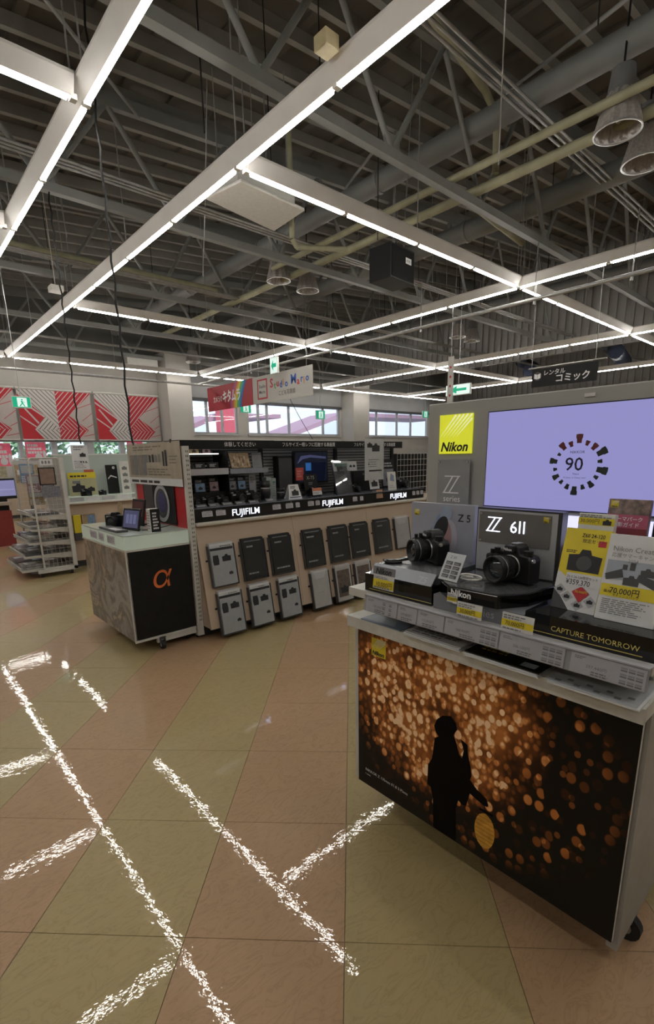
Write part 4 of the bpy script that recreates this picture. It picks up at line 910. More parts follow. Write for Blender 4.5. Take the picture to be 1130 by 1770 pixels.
text('Nikon Creators', F, .012, .166, .0165, INKG, t, ww=.002); text('応援サマーキャンペーン', F, .012, .152, .0115, INKG, t, ww=.002, sx=.95); text('2024', F, .048, .141, .011, INKG, t, ww=.002); text('70,000円', F, .022, .066, .019, INK, t, ww=.002, sx=.9, bold=.01)
text('最大', F, .010, .066, .008, INK, t, ww=.002); text('キャッシュバック', F, .03, .0595, .007, INK, t, ww=.002)
def f_y2(mb, F, w_, h_, t): mb.quad(F, 0, h_-.03, w_, h_-.012, .0006, 1); scribble(mb, F, .004, h_-.011, w_*.9, h_-.002, 2, 2, 8); campic(mb, F, w_*.8, h_-.022, .02, 3)
t = leaf_box(Fr((1.335, .522, .9985), (0, -1, 0), (.14, 0, 1)), .088, .235, .02, PAPER, 'yellow topped leaflet box standing behind the camera set box', f_y2, [PAPER, YEL, INKG, INK])
text('30,000円', Fr((1.335, .522, .9985), (0, -1, 0), (.14, 0, 1)), .004, .2105, .013, INK, t, ww=.001)
PKB = M('magazine_photo', (.22,.16,.14), .5, var=.55, scale=60)
def f_pk(mb, F, w_, h_, t): mb.quad(F, 0, h_-.075, w_, h_-.04, .0006, 1); mb.quad(F, 0, h_-.2, w_, h_-.075, .0005, 2)
t = leaf_box(Fr((1.415, .478, .9985), (0, -1, 0), (.1, 0, 1)), .098, .268, .02, PKB, 'magazine box with a pink band, tallest at the right of the counter', f_pk, [PKB, M('magazine_pink', (.42,.09,.15), .5), M('magazine_red', (.2,.03,.04), .5)])
F = Fr((1.415, .478, .9985), (0, -1, 0), (.1, 0, 1))
text('テーマパーク', F, .012, .212, .013, WLET, t, sx=.95, bold=.01); text('撮影ガイド', F, .015, .197, .013, WLET, t, bold=.01); nikon_mark(F, .006, .245, .018, t)
t = leaf_box(Fr((1.43, .372, .9985), (0, -1, 0), (.1, 0, 1)), .09, .26, .02, MATTE, 'black leaflet box cut by the right picture edge', lambda mb, F, w_, h_, t: mb.quad(F, .006, h_-.03, .024, h_-.01, .0006, 0), [YEL])
# yellow offer tags clipped to the front
for k, (y0, y1, z0, z1, lb, tx) in enumerate(((1.043, .958, .975, 1.045, 'offer card with a silver brand header at the left end of the rail', '10,000円'), (.768, .735, .982, 1.010, 'small yellow offer tag below the lettered plinth', '7,000円'), (.724, .648, .957, .997, 'white and yellow offer card in the middle of the rail', '30,000円'), (.591, .508, .955, .997, 'white and yellow offer card right of centre on the rail', '70,000円'))):
    X = 1.125 if k == 0 else 1.118 if k > 1 else 1.135
    w_, h_ = y0-y1, z1-z0
    F = FX(X, y0, z0, .12); t = thing('offer_tag', F(w_/2, 0), lb, 'offer tag', 'yellow offer tags')
    build(MB().fbox(F, 0, 0, w_, h_, -.001, 0), 'card', PAPER, t)
    mb = MB(); a, b = (.05, .45) if k == 0 else (.2, .6)
    mb.quad(F, 0, h_*a, w_, h_*b, .0005, 0); scribble(mb, F, w_*.06, h_*.03, w_*.9, h_*.17, 1, 1, k) ; scribble(mb, F, w_*.06, h_*.66 if k else h_*.48, w_*.9, h_*.95 if k else h_*.6, 2, 1, k+7)
    if k == 0: mb.quad(F, -.004, h_*.66, w_+.004, h_*1.02, .0008, 2)
    build(mb, 'print', [YEL, INKG, SILV], t)
    text(tx, F, w_*.12, h_*(.12 if k == 0 else .27), h_*(.3 if k == 0 else .36), INK, t, sx=.9)
    if k == 0: text('Nikon', F, .008, h_*.7, .026, INK, t, bold=.03, shear=.2, ww=.002)
    build(MB().fbox(F, w_*.4, -.025, w_*.6, .01, -.003, -.0012), 'clip', ACR, t)

# ---- grey display board with the lit screen
BD_ = M('board_grey', (.345,.34,.32), .4, .15, var=.05, scale=3)
t = thing('display_board', (1.62, .73, .943), 'tall grey display board with a large lavender screen', 'display board')
bevel(build(MB().box((1.6, .255, .9435), (1.68, 1.196, 1.572)), 'board', BD_, t), .004)
F = FX(1.6, 1.196, .943)
SCR = M('screen_lavender', (.0,.0,.0), .15, emit=.62, ecol=(.36,.35,.72), var=0)
s = build(MB().box((1.594, .30, 1.205), (1.600, .940, 1.527)), 'screen_bezel', GLOSSK, t)
build(MB().box((1.5925, .303, 1.208), (1.594, .937, 1.524)), 'screen', SCR, s, label='glowing lavender screen')
FS = FX(1.5925, 1.196, .943)
mb = MB(); rd = random.Random(5)
ring = [(0.63,1.426,1),(0.653,1.41,2),(0.677,1.404,1),(0.686,1.38,0),(0.702,1.36,0),(0.695,1.335,0),(0.691,1.312,0),(0.673,1.297,0),(0.654,1.283,0),(0.632,1.271,0),(0.608,1.283,0),(0.586,1.292,0),(0.573,1.313,0),(0.558,1.333,0),(0.566,1.359,0),(0.563,1.386,0),(0.585,1.401,1),(0.606,1.412,1)]
for i, (y, z, c) in enumerate(ring):
    cy_, cz = .629, 1.348; a = math.atan2(z-cz, -(y-cy_)); L_ = (.018, .011, .016, .007, .016, .008, .014, .009, .011, .018, .010, .014, .009, .021, .009, .020, .014, .010)[i]; L_ *= 1.2; r = L_*.36 + .0018
    ca, sa = math.cos(a), math.sin(a); u, v = 1.196-y, z-.943
    pts = [(-L_*.6,-r*.7),(L_*.0,-r*.8),(L_*.1,-r),(L_*.6,-r*1.05),(L_*.66,0),(L_*.6,r*1.05),(L_*.1,r),(0,r*.8),(-L_*.6,r*.7)]
    mb.fpoly(FS, [(u+x*ca-q*sa, v+x*sa+q*ca) for x, q in pts], .0006, 1 if c else 0)
build(mb, 'lens_ring_print', [M('lens_print_green', (.02,.028,.022), .5), M('lens_print_red', (.12,.02,.02), .5)], s)
text('NIKKOR', FS, 1.196-.654, 1.383-.943, .0115, INK, s, sx=1.0); text('90', FS, 1.196-.667, 1.332-.943, .056, M('navy_print', (.02,.015,.05), .5), s, sx=1.0, bold=.008); text('Years', FS, 1.196-.641, 1.319-.943, .0085, INK, s); text('A Story in Every Lens', FS, 1.196-.668, 1.308-.943, .0073, INKG, s, sx=1.05)
build(MB().box((1.5905, .965, 1.385), (1.5995, 1.14, 1.53)), 'logo_box', DARKG, t) if False else None
Fb = FX(1.5995, 1.139, 1.389); nikon_mark(Fb, 0, 0, .139, t, lit=True, ww=.006)
pl = build(MB().box((1.585, .998, 1.16), (1.590, 1.136, 1.368)), 'acrylic_plaque', M('plaque_acrylic', (.30,.305,.31), .2, .3), t, label='dark clear acrylic plaque with pale lettering')
FP = FX(1.585, 1.136, 1.16); mb = MB(); zz(mb, FP, .027, .085, .065, .001); build(mb, 'double_letter', [WLET], pl); text('series', FP, .03, .055, .032, WLET, pl)
for a, b in ((.008,.2),(.13,.2)): build(MB().tube(FP(a,b,0), FP(a,b,.004), .004, 10), 'stud', STEEL, pl)
build(MB().box((1.594, .30, 1.10), (1.5995, .962, 1.192)), 'light_bar', M('light_bar_glow', (.5,.5,.7), .4, emit=.9, ecol=(.66,.66,1.0), var=0), t, label='glowing strip below the screen')
build(MB().box((1.5995-.004, .60, 1.545), (1.5995, .63, 1.555)), 'small_sticker', PAPER, t)
#@@PART3
# ================================================================ centre island with camera shelves
CREAM = M('cabinet_cream', (.43, .335, .25), .6, var=.05, scale=3)
IY0, IY1 = 3.42, 4.40
seam_x = [1.712, 2.637, 3.575, 4.52]
for k in range(3):
    x0, x1 = seam_x[k]+.0015, seam_x[k+1]-.0015
    t = thing('display_cabinet', ((x0+x1)/2, 3.9, 0), ('cream base cabinet at the left end of the camera island', 'cream base cabinet in the middle of the camera island', 'cream base cabinet at the right end of the camera island')[k], 'cabinet', 'island base cabinets')
    build(MB().box((x0, 3.46, .0), (x1, IY1, .10)), 'plinth_base', DARKG, t)
    build(MB().box((x0, 3.47, .10), (x1, IY1, .885)), 'carcass', CREAM, t)
    F = Fr((x0, 3.285, .095), (1, 0, 0), (0, .135, .795))
    build(MB().prism(F, [(0,0),(x1-x0,0),(x1-x0,.803),(0,.803)], -.02, 0), 'sloping_front', CREAM, t)
    if k == 0: build(MB().prism(Fr((x0, 3.30, .1), (0, 1, 0), (0, 0, 1)), [(0,0),(.17,0),(.17,.785),(.125,.785)], 0, .004), 'side_cheek', CREAM, t)
ct = thing('counter_top', (3.1, 3.9, .887), 'long off-white rounded counter top of the camera island', 'counter top')
bevel(build(MB().box((1.715, 3.385, .888), (4.53, IY1, .916)), 'slab', M('top_offwhite', (.50,.47,.40), .4), ct), .01, 3)
LB = M('strip_black', (.010,.010,.011), .15, var=.2)
sx_ = [1.716, 2.642, 3.58, 4.525]
for k in range(3):
    x0, x1 = sx_[k], sx_[k+1]-.003
    t = thing('light_box', ((x0+x1)/2, 3.6, .9165), ('black shelf base with white lit brand lettering, left section of the island', 'black shelf base with white lit brand lettering, middle section of the island', 'black shelf base with white lit brand lettering, right section of the island')[k], 'light box', 'lettered shelf bases of the island')
    build(MB().box((x0, 3.42, .9165), (x1, 3.838, 1.018)), 'body', LB, t)
    build(MB().box((x0, 3.412, 1.018), (x1, 3.838, 1.024)), 'shelf_glass', M('shelf_lavender_edge', (.16,.17,.21), .12, .2), t)
    text('FUJIFILM', FY(((2.04, 3.0, 3.95)[k]), 3.42, .934), 0, .008, .072, GLET, t, bold=.008, sx=1.02, ww=.002)
cards = [(1.78,.09),(1.90,.085),(2.44,.085),(2.58,.08),(2.69,.045),(2.83,.07),(2.92,.05),(3.40,.06),(3.50,.045),(3.74,.095),(4.32,.05),(4.39,.05),(4.46,.05)]
for k, (x, w_) in enumerate(cards):
    F = FY(x, 3.416, .955 if k != 9 else .96, .1); t = thing('price_card', F(w_/2, 0), 'white price card on the black shelf edge, %s' % ('leftmost', 'second from the left', 'just left of the bag', 'right of the first lit brand name', 'beside the folded card', 'left of the second lit brand name', 'touching the second lit brand name', 'right of the second lit brand name', 'narrow one in the middle', 'orange tinted and larger', 'after the last lit brand name', 'second last on the right', 'last on the right')[k], 'price card', 'price cards on the island')
    h_ = .06 if k != 9 else .085
    build(MB().fbox(F, 0, 0, w_, h_, -.001, 0), 'card', CARD if k != 9 else M('card_orange', (.45,.24,.12), .5), t)
    mb = MB(); scribble(mb, F, .006, .008, w_-.006, h_-.008, 4, 0, k+20, .45); build(mb, 'print', [INKG], t)
# slatwall back, uprights, headers
SLAT = M('slatwall_grey', (.20,.195,.185), .5)
t = thing('slatwall', (3.1, 3.9, .916), 'grey slatted back wall of the camera island', 'slatwall')
build(MB().box((1.72, 3.875, .9165), (4.5, 3.895, 1.50)), 'back_board', MATTE, t)
z = 1.03
while z < 1.46: build(MB().box((1.72, 3.862, z), (4.5, 3.875, z+.021)), 'slat', SLAT, t); z += .0285
for x in (1.73, 2.64, 3.575, 4.47): build(MB().box((x-.018, 3.84, .9165), (x+.018, 3.874, 1.50)), 'upright', MATTE, t)
for k, (x0, x1, y, tx, tsx, lb) in enumerate(((1.73, 2.63, 3.62, '体験してください', .40, 'black header board over the left camera shelves'), (2.64, 3.56, 3.68, 'フルサイズ一眼レフに匹敵する高画質', .12, 'black lettered header board over the middle of the island'), (3.575, 4.475, 3.70, 'フルサイズ一眼レフに匹敵する高画質', .12, 'black lettered header board at the right of the island'))):
    t = thing('header_board', ((x0+x1)/2, y, 1.46), lb, 'header board', 'header boards of the island')
    build(MB().box((x0, y, 1.462), (x1, y+.02, 1.532)).box((x0, y+.02, 1.52), (x1, 3.862, 1.532)), 'fascia', MATTE, t)
    text(tx, FY(x0, y, 1.47), tsx, .014, .042, WLET, t, sx=.92)
    build(MB().box((x0+.02, y+.06, 1.505), (x1-.02, y+.09, 1.519)), 'strip_lamp', M('strip_lamp_glow', (.8,.8,.85), .5, emit=1.0, ecol=(.9,.92,1)), t)
# compact camera prototype for the shelves
def small_camera():
    t = thing('compact_camera', (0, 0, 0), 'x', 'camera')
    F = FY(0, -.005, 0); BD = M('small_body_black', (.008,.008,.009), .4, spec=.3, var=.3, scale=200)
    bevel(build(MB().prism(F, [(-.062,0),(.062,0),(.062,.07),(.022,.072),(.015,.088),(-.015,.088),(-.022,.072),(-.062,.074)], -.035, 0), 'body', BD, t), .003, 2)
    b = build(MB().lathe((.006, -.005, .036), (0,-1,0), [(.030,0),(.030,.03),(.033,.034),(.033,.05),(.026,.05),(.024,.046),(0,.046)], 24), 'lens', BD, t)
    build(MB().lathe((.006, -.005, .036), (0,-1,0), [(.022,.047),(.012,.049),(0,.0495)], 20), 'lens_glass', LENSG, b)
    build(MB().tube((-.04, .012, .07), (-.04, .012, .082), .011, 14), 'dial', STEEL, t)
    build(MB().box((-.05,-.0065,.058), (-.02,-.005,.066)), 'badge', LGREY, t)
    return t
sc_ = small_camera(); first = [True]
def put_cam(x, y, z, rot, lb, grp='cameras on the island', s=1):
    c = sc_ if first[0] else copy_tree(sc_); first[0] = False
    c.location = (x, y, z); c.rotation_euler.z = rot; c.scale = (s, s, s); c['label'] = lb; c['group'] = grp
# tiered black riser of the left bay
t = thing('tiered_shelf', (2.0, 3.7, 1.024), 'black tiered shelf of the left camera bay', 'shelf')
build(MB().box((1.73, 3.64, 1.0245), (2.34, 3.85, 1.045)).box((1.73, 3.66, 1.045), (2.34, 3.85, 1.12)), 'lower_step', MATTE, t)
build(MB().box((1.73, 3.60, 1.262), (2.14, 3.838, 1.272)), 'middle_shelf', MATTE, t)
build(MB().box((1.73, 3.592, 1.262), (2.14, 3.60, 1.312)), 'shelf_edge', LGREY, t)
build(MB().box((1.73, 3.68, 1.415), (2.14, 3.838, 1.423)), 'upper_shelf', MATTE, t)
build(MB().box((1.728, 3.60, 1.0245), (1.735, 3.838, 1.45)), 'side_panel', MATTE, t); build(MB().box((2.14, 3.60, 1.0245), (2.146, 3.838, 1.45)), 'side_panel', MATTE, t)
build(MB().box((1.74, 3.665, 1.423), (2.10, 3.68, 1.43)), 'lamp_strip', M('thin_lamp', (.8,.8,.8), .5, emit=2.2, ecol=(1, .98, .9)), t)
t = thing('clear_shelf', (2.34, 3.7, 1.30), 'clear acrylic shelf bracket right of the tiered camera shelf', 'shelf')
build(MB().box((2.16, 3.60, 1.296), (2.54, 3.838, 1.304)).box((2.16, 3.60, 1.262), (2.54, 3.606, 1.296)), 'shelf', M('acrylic_lav', (.22,.23,.26), .15), t)
pic_m = [M('pic_blue', (.14,.22,.34), .4, var=.3, scale=40), M('pic_grey', (.16,.16,.18), .4, var=.3, scale=40), M('pic_rose', (.26,.16,.18), .4, var=.3, scale=40), M('pic_gold', (.30,.22,.12), .4, var=.4, scale=50)]
def info_card(x, y, z, w_, h_, m_, lb, lean=.2, cat='display card', name='display_card', grp='leaning cards on the island', inner=True, back=MATTE, fn=None, mats=None):
    F = FY(x, y, z, lean); t = thing(name, F(w_/2, 0), lb, cat, grp)
    build(MB().fbox(F, 0, 0, w_, h_, -.006, 0), 'card', back, t)
    mb = MB()
    if fn: fn(mb, F, w_, h_); build(mb, 'print', mats, t)
    elif inner:
        mb.quad(F, w_*.08, h_*.08, w_*.92, h_*.66, .001, 0); campic(mb, F, w_*.5, h_*.3, w_*.35, 2); scribble(mb, F, w_*.12, h_*.74, w_*.88, h_*.92, 2, 1, int(x*100)); build(mb, 'print', [m_, LGREY, INK], t)
    return t
for k, (x, w_, m_) in enumerate(((1.745, .09, 3), (1.85, .095, 3), (1.965, .085, 2))):
    info_card(x, 3.69, 1.4235, w_, .085, pic_m[m_], ('leftmost photo card on the highest camera shelf', 'middle photo card on the highest camera shelf', 'third photo card on the highest camera shelf, with a pink picture')[k])
for k, x in enumerate((1.75, 1.85, 1.97)):
    info_card(x, 3.605, 1.315, .09, .045, None, ('leftmost black name card on the middle camera shelf', 'middle black name card on the middle camera shelf', 'right black name card on the middle camera shelf')[k], fn=lambda mb, F, w_, h_: scribble(mb, F, .01, .01, w_-.01, h_-.01, 3, 0, 5), mats=[LGREY])
    put_cam(x+.05, 3.70, 1.3225 if False else 1.2722, 0, 'black camera at the back of the middle shelf, %s' % ('left', 'centre', 'right')[k], s=.95)
for k, (x, w_, h_, m_) in enumerate(((1.765, .075, .115, 0), (1.865, .10, .115, 0), (1.995, .09, .125, 2), (2.17, .085, .12, 1), (2.265, .085, .12, 0))):
    info_card(x, 3.665, 1.1205 if k < 5 else 1.1, w_, h_, pic_m[m_], ('photo card above the low row of cameras, leftmost', 'blue photo card above the low row of cameras', 'card with pink pictures above the low row of cameras', 'dark photo card right of the shelf side', 'blue sky photo card behind the large black cameras')[k], .12)
for k, (x, y, z, r_, s_, lb) in enumerate(((1.80, 3.56, 1.0245, .1, .8, 'black camera in the low row, leftmost by the white post'), (1.915, 3.56, 1.0245, -.1, .85, 'black camera in the low row, second from left'), (2.045, 3.56, 1.0245, 0, .85, 'black camera in the low row, third from left'), (2.19, 3.56, 1.0245, .15, 1.1, 'larger black camera in the low row before the dark photo card'), (2.335, 3.56, 1.0245, -.05, 1.1, 'larger black camera in the low row before the blue sky card'), (3.06, 3.57, 1.0245, .1, 1.0, 'black camera under the dark monitor'), (4.36, 3.60, 1.0245, .2, 1.3, 'large black camera at the right end of the island'), (3.62, 3.60, 1.0245, .3, .9, 'black camera half hidden behind the clear bag'))):
    put_cam(x, y, z, r_, lb, s=s_)
for k, x in enumerate((1.77, 1.88, 2.0, 2.12, 2.25, 2.42)):
    F = FY(x, 3.47, 1.0245, .9); t = thing('label_plate', F(.05, 0), 'small dark label plate before the low camera row, %s' % ('first', 'second', 'third', 'fourth', 'fifth', 'sixth and last')[k] + ' from left', 'label plate', 'dark label plates')
    build(MB().fbox(F, 0, 0, .09, .035, -.004, 0), 'plate', DARKG, t)
    mb = MB(); scribble(mb, F, .008, .01, .08, .025, 1, 0, k); build(mb, 'print', [LGREY], t)
info_card(2.185, 3.62, 1.3045, .2, .14, None, 'tilted brown picture of a crowd on the clear shelf', .35, 'picture', 'framed_picture', fn=lambda mb, F, w_, h_: [mb.quad(F, .004, .004, w_-.004, h_-.004, .001, 0)] + [blob(mb, F, .02+.016*i, .03+.03*((i*7) % 3), .007, .018, 1 + i % 2, 8, .002) for i in range(11)], mats=[M('crowd_brown', (.26,.18,.10), .5, var=.5, scale=60), M('crowd_cream', (.42,.34,.24), .5), M('crowd_dark', (.12,.07,.04), .5)])
info_card(2.45, 3.70, 1.3045, .10, .13, None, 'small grey text card standing on the clear shelf', .1, fn=lambda mb, F, w_, h_: scribble(mb, F, .012, .02, w_-.012, h_-.012, 6, 0, 7), mats=[INKG], back=M('card_grey', (.22,.22,.23), .5))
info_card(2.42, 3.72, 1.0245, .07, .22, None, 'tall pale card behind the upright lens', .05, back=LGREY, fn=lambda mb, F, w_, h_: scribble(mb, F, .01, .15, w_-.01, .21, 3, 0, 8), mats=[INKG])
# lenses
def lens(x, y, z, r, h, lb):
    t = thing('camera_lens', (x, y, z), lb, 'lens', 'lenses on the island')
    build(MB().lathe((x, y, z), (0,0,1), [(0,0),(r*.9,0),(r*.9,h*.2),(r,h*.25),(r,h*.55),(r*.93,h*.58),(r*.93,h*.7),(r*1.02,h*.75),(r*1.02,h),(r*.85,h)], 28), 'barrel', M('lens_black', (.012,.012,.013), .4, var=.2), t)
    build(MB().lathe((x, y, z), (0,0,1), [(r*.85,h*.985),(0,h*.99)], 24), 'front_cap', MATTE, t)
    build(MB().lathe((x, y, z), (0,0,1), [(r*.94,h*.6),(r*.955,h*.62),(r*.955,h*.64),(r*.94,h*.66)], 28), 'ring', LGREY, t)
    for q in range(10): a = 2*PI*q/10; build(MB().tube((x+r*math.cos(a), y+r*math.sin(a), z+h*.28), (x+r*math.cos(a), y+r*math.sin(a), z+h*.52), .0025, 5), 'grip_rib', MATTE, t) if q % 5 == 0 else None
lens(2.50, 3.60, 1.0245, .045, .165, 'tall black lens standing on the island shelf'); lens(2.665, 3.60, 1.0245, .034, .095, 'shorter black lens beside the folded white card')
for k, (x, w_, h_) in enumerate(((2.585, .055, .19), (2.645, .045, .18))):
    t = thing('product_box', (x+w_/2, 3.74, 1.0245), ('pale box with green marks behind the short lens', 'narrow pale box beside the pale green box')[k], 'box', 'boxes behind the lenses')
    bevel(build(MB().box((x, 3.70, 1.0245), (x+w_, 3.77, 1.0245+h_)), 'carton', M('carton_pale', (.34,.38,.36), .5), t), .002)
    mb = MB(); F = FY(x, 3.70, 1.0245); scribble(mb, F, .008, .02, w_-.008, h_-.02, 7, 0, k); blob(mb, F, w_*.5, h_*.8, .012, .012, 1); build(mb, 'print', [INKG, M('mark_green', (.05,.2,.1), .5)], t)
t = thing('folded_card', (2.72, 3.49, 1.0245), 'white folded tent card with a camera picture on the island', 'card')
F = FY(2.65, 3.46, 1.0245, .22)
build(MB().prism(F, [(0,0),(.15,0),(.125,.13),(.022,.13)], -.001, 0), 'front_leaf', PAPER, t); build(MB().prism(FY(2.65, 3.53, 1.0245, -.26), [(0,0),(.15,0),(.125,.13),(.022,.13)], -.001, 0), 'back_leaf', PAPER, t)
mb = MB(); campic(mb, F, .08, .055, .075, 0); mb.quad(F, .015, .012, .135, .02, .001, 1); scribble(mb, F, .035, .095, .115, .12, 2, 0, 3); build(mb, 'print', [INK, M('navy_band', (.04,.05,.15), .5)], t)
# monitor
t = thing('monitor', (3.16, 3.77, 1.0245), 'dark monitor showing a blue picture on the island', 'monitor')
bevel(build(MB().box((2.96, 3.76, 1.13), (3.39, 3.80, 1.445)), 'housing', BLACK, t), .006)
F = FY(2.96, 3.76, 1.13)
build(MB().fbox(F, .015, .02, .415, .30, 0, .001), 'screen', M('screen_dark', (.006,.008,.02), .08, emit=.12, ecol=(.02,.03,.07), var=.3, scale=8), t)
mb = MB().quad(F, .135, .125, .205, .20, .0015, 0); mb.fpoly(F, [(.03,.19),(.1,.235),(.2,.25),(.4,.235),(.4,.255),(.2,.275),(.08,.265)], .0014, 1)
build(mb, 'picture', [M('screen_blue', (.02,.1,.3), .2, emit=.3, ecol=(.04,.16,.45)), M('screen_haze', (.05,.06,.15), .2, emit=.22, ecol=(.12,.13,.28))], t)
build(MB().box((3.13, 3.785, 1.03), (3.21, 3.80, 1.14)), 'neck', BLACK, t); build(MB().box((3.02, 3.72, 1.0245), (3.32, 3.86, 1.032)), 'foot', BLACK, t)
t = thing('shelf_speaker', (2.86, 3.80, 1.0245), 'tall black box beside the dark monitor', 'box'); bevel(build(MB().box((2.78, 3.78, 1.0245), (2.95, 3.86, 1.40)), 'box', MATTE, t), .004); build(MB().box((2.79, 3.777, 1.05), (2.94, 3.78, 1.38)), 'front', DARKG, t)
RC = M('card_red', (.42,.06,.05), .5)
info_card(2.865, 3.62, 1.175, .09, .115, None, 'small red text card left of the dark monitor', 0, back=RC, fn=lambda mb, F, w_, h_: scribble(mb, F, .012, .03, w_-.012, h_-.015, 3, 0, 9), mats=[M('faint_pink', (.5,.25,.22), .5)])
build(MB().box((2.90, 3.626, 1.0245), (2.915, 3.635, 1.18)), 'stem', MATTE, bpy.data.objects['display_card.%03d' % (max(int(o.name[-3:]) for o in bpy.data.objects if o.name.startswith('display_card.')))])
t = info_card(2.95, 3.60, 1.08, .16, .15, None, 'black name card with grey lettering in front of the monitor', .1, fn=lambda mb, F, w_, h_: scribble(mb, F, .05, .05, .12, .08, 2, 0, 3), mats=[INKG]); text('X-T5', FY(2.95, 3.60, 1.08, .1), .03, .1, .045, LGREY, t); build(MB().box((3.0, 3.61, 1.0245), (3.06, 3.63, 1.09)), 'stem', MATTE, t)
info_card(2.965, 3.50, 1.04, .11, .065, None, 'small orange and white label under the monitor', .2, back=PAPER, fn=lambda mb, F, w_, h_: [mb.quad(F, 0, h_*.55, w_, h_, .001, 0), scribble(mb, F, .008, .01, w_-.01, h_*.5, 2, 1, 9)], mats=[M('label_orange', (.45,.14,.06), .5), INKG])
# clear bag with brochure
t = thing('catalogue_bag', (3.38, 3.55, 1.0245), 'clear bag holding dark catalogues leaning on the island', 'catalogue bag')
F = Fr((3.27, 3.49, 1.0245), (1, .12, 0), (-.13, .22, 1))
build(MB().prism(F, [(0,0),(.24,0),(.24,.32),(0,.32)], -.02, 0), 'catalogue', M('catalogue_navy', (.035,.035,.045), .35), t)
mb = MB().quad(F, .0, .225, .24, .32, .001, 2).quad(F, .03, .27, .22, .30, .0015, 1).quad(F, .05, .20, .21, .27, .0017, 0); build(mb, 'print', [INK, M('label_green', (.06,.16,.12), .5), PAPER], t)
text('X-S20', F, .09, .225, .026, LGREY, t, ww=.002)
build(MB().prism(F, [(-.008,-.0),(.25,-.0),(.25,.335),(-.008,.335)], .003, .0036), 'clear_film', ACR, t)
info_card(3.60, 3.72, 1.0245, .19, .31, None, 'white board with small product photos behind the clear bag', .12, back=PAPER, fn=lambda mb, F, w_, h_: [campic(mb, F, .05+.05*i, .26-.06*j, .035, 0) for i in range(3) for j in range(3)], mats=[INK])
info_card(3.555, 3.66, 1.0245, .06, .27, None, 'red edged booklet leaning beside the clear bag', .15, 'booklet', 'leaning_booklet', back=RED, inner=False)
t = thing('product_box', (3.78, 3.68, 1.0245), 'black camera carton with a grey model name behind the small cards', 'box')
bevel(build(MB().box((3.655, 3.66, 1.0245), (3.94, 3.74, 1.235)), 'carton', BLACK, t), .003); text('X-H2S', FY(3.655, 3.66, 1.0245), .13, .165, .03, LGREY, t)
info_card(3.77, 3.53, 1.045, .14, .13, None, 'white card with a camera photo standing by the black carton', .2, back=PAPER, fn=lambda mb, F, w_, h_: campic(mb, F, .07, .055, .09, 0), mats=[INK])
info_card(4.02, 3.50, 1.0245, .13, .19, None, 'leaning white box with a blue grey photo', .12, 'box', 'leaning_box', back=WHITE, fn=lambda mb, F, w_, h_: [mb.fpoly(F, [(.03,.1),(.1,.085),(.1,.15),(.05,.175)], .001, 0), scribble(mb, F, .02, .02, .11, .06, 2, 1, 4)], mats=[M('photo_steel', (.2,.26,.36), .5), LGREY])
info_card(4.19, 3.74, 1.0245, .22, .32, pic_m[1], 'dark photo poster board behind the large right camera', .1, 'poster', 'small_poster')
t = sheet('hanging_notice', FY(3.60, 3.45, 1.145), .28, .40, PAPER, 'white hanging notice with a black camera in a clear sleeve', 'notice',
      lambda mb, F, w_, h_: [campic(mb, F, .16, .315, .11, 0), campic(mb, F, .07, .34, .07, 0), scribble(mb, F, .05, .13, .24, .22, 4, 1, 5, .3), mb.quad(F, .06, .085, .25, .1, .001, 0), mb.quad(F, .05, .15, .065, .165, .0015, 0)], [INK, INKG], .001)
build(MB().fbox(FY(3.60, 3.447, 1.14), -.005, 0, .285, .43, 0, .001), 'clear_sleeve', ACR, t); build(MB().tube((3.74, 3.45, 1.545), (3.74, 3.70, 1.535), .004, 6), 'hook', STEEL, t)
# grid panel and end shelf on the right of the island
def wire_grid(t, F, w_, h_, pu, pv, r=.0025, name='wire_grid', mat=None):
    mb = MB(); u = 0
    while u <= w_+1e-6: mb.tube(F(u, 0), F(u, h_), r, 4, cap=False); u += pu
    v = 0
    while v <= h_+1e-6: mb.tube(F(0, v, .003), F(w_, v, .003), r, 4, cap=False); v += pv
    return build(mb, name, mat or OFFW, t, kind='stuff')
t = thing('wire_grid_panel', (4.8, 3.80, .93), 'white wire grid panel at the right end of the camera island', 'grid panel')
build(MB().box((4.535, 3.84, .0), (5.12, 4.38, 1.40)), 'dark_backing_cabinet', MATTE, t); wire_grid(t, FY(4.54, 3.825, .93), .57, .47, .063, .067)
build(MB().box((4.53, 3.40, .888), (5.1, 3.839, .916)).box((4.535, 3.43, .1), (5.1, 3.839, .888)), 'side_counter', CREAM, t)
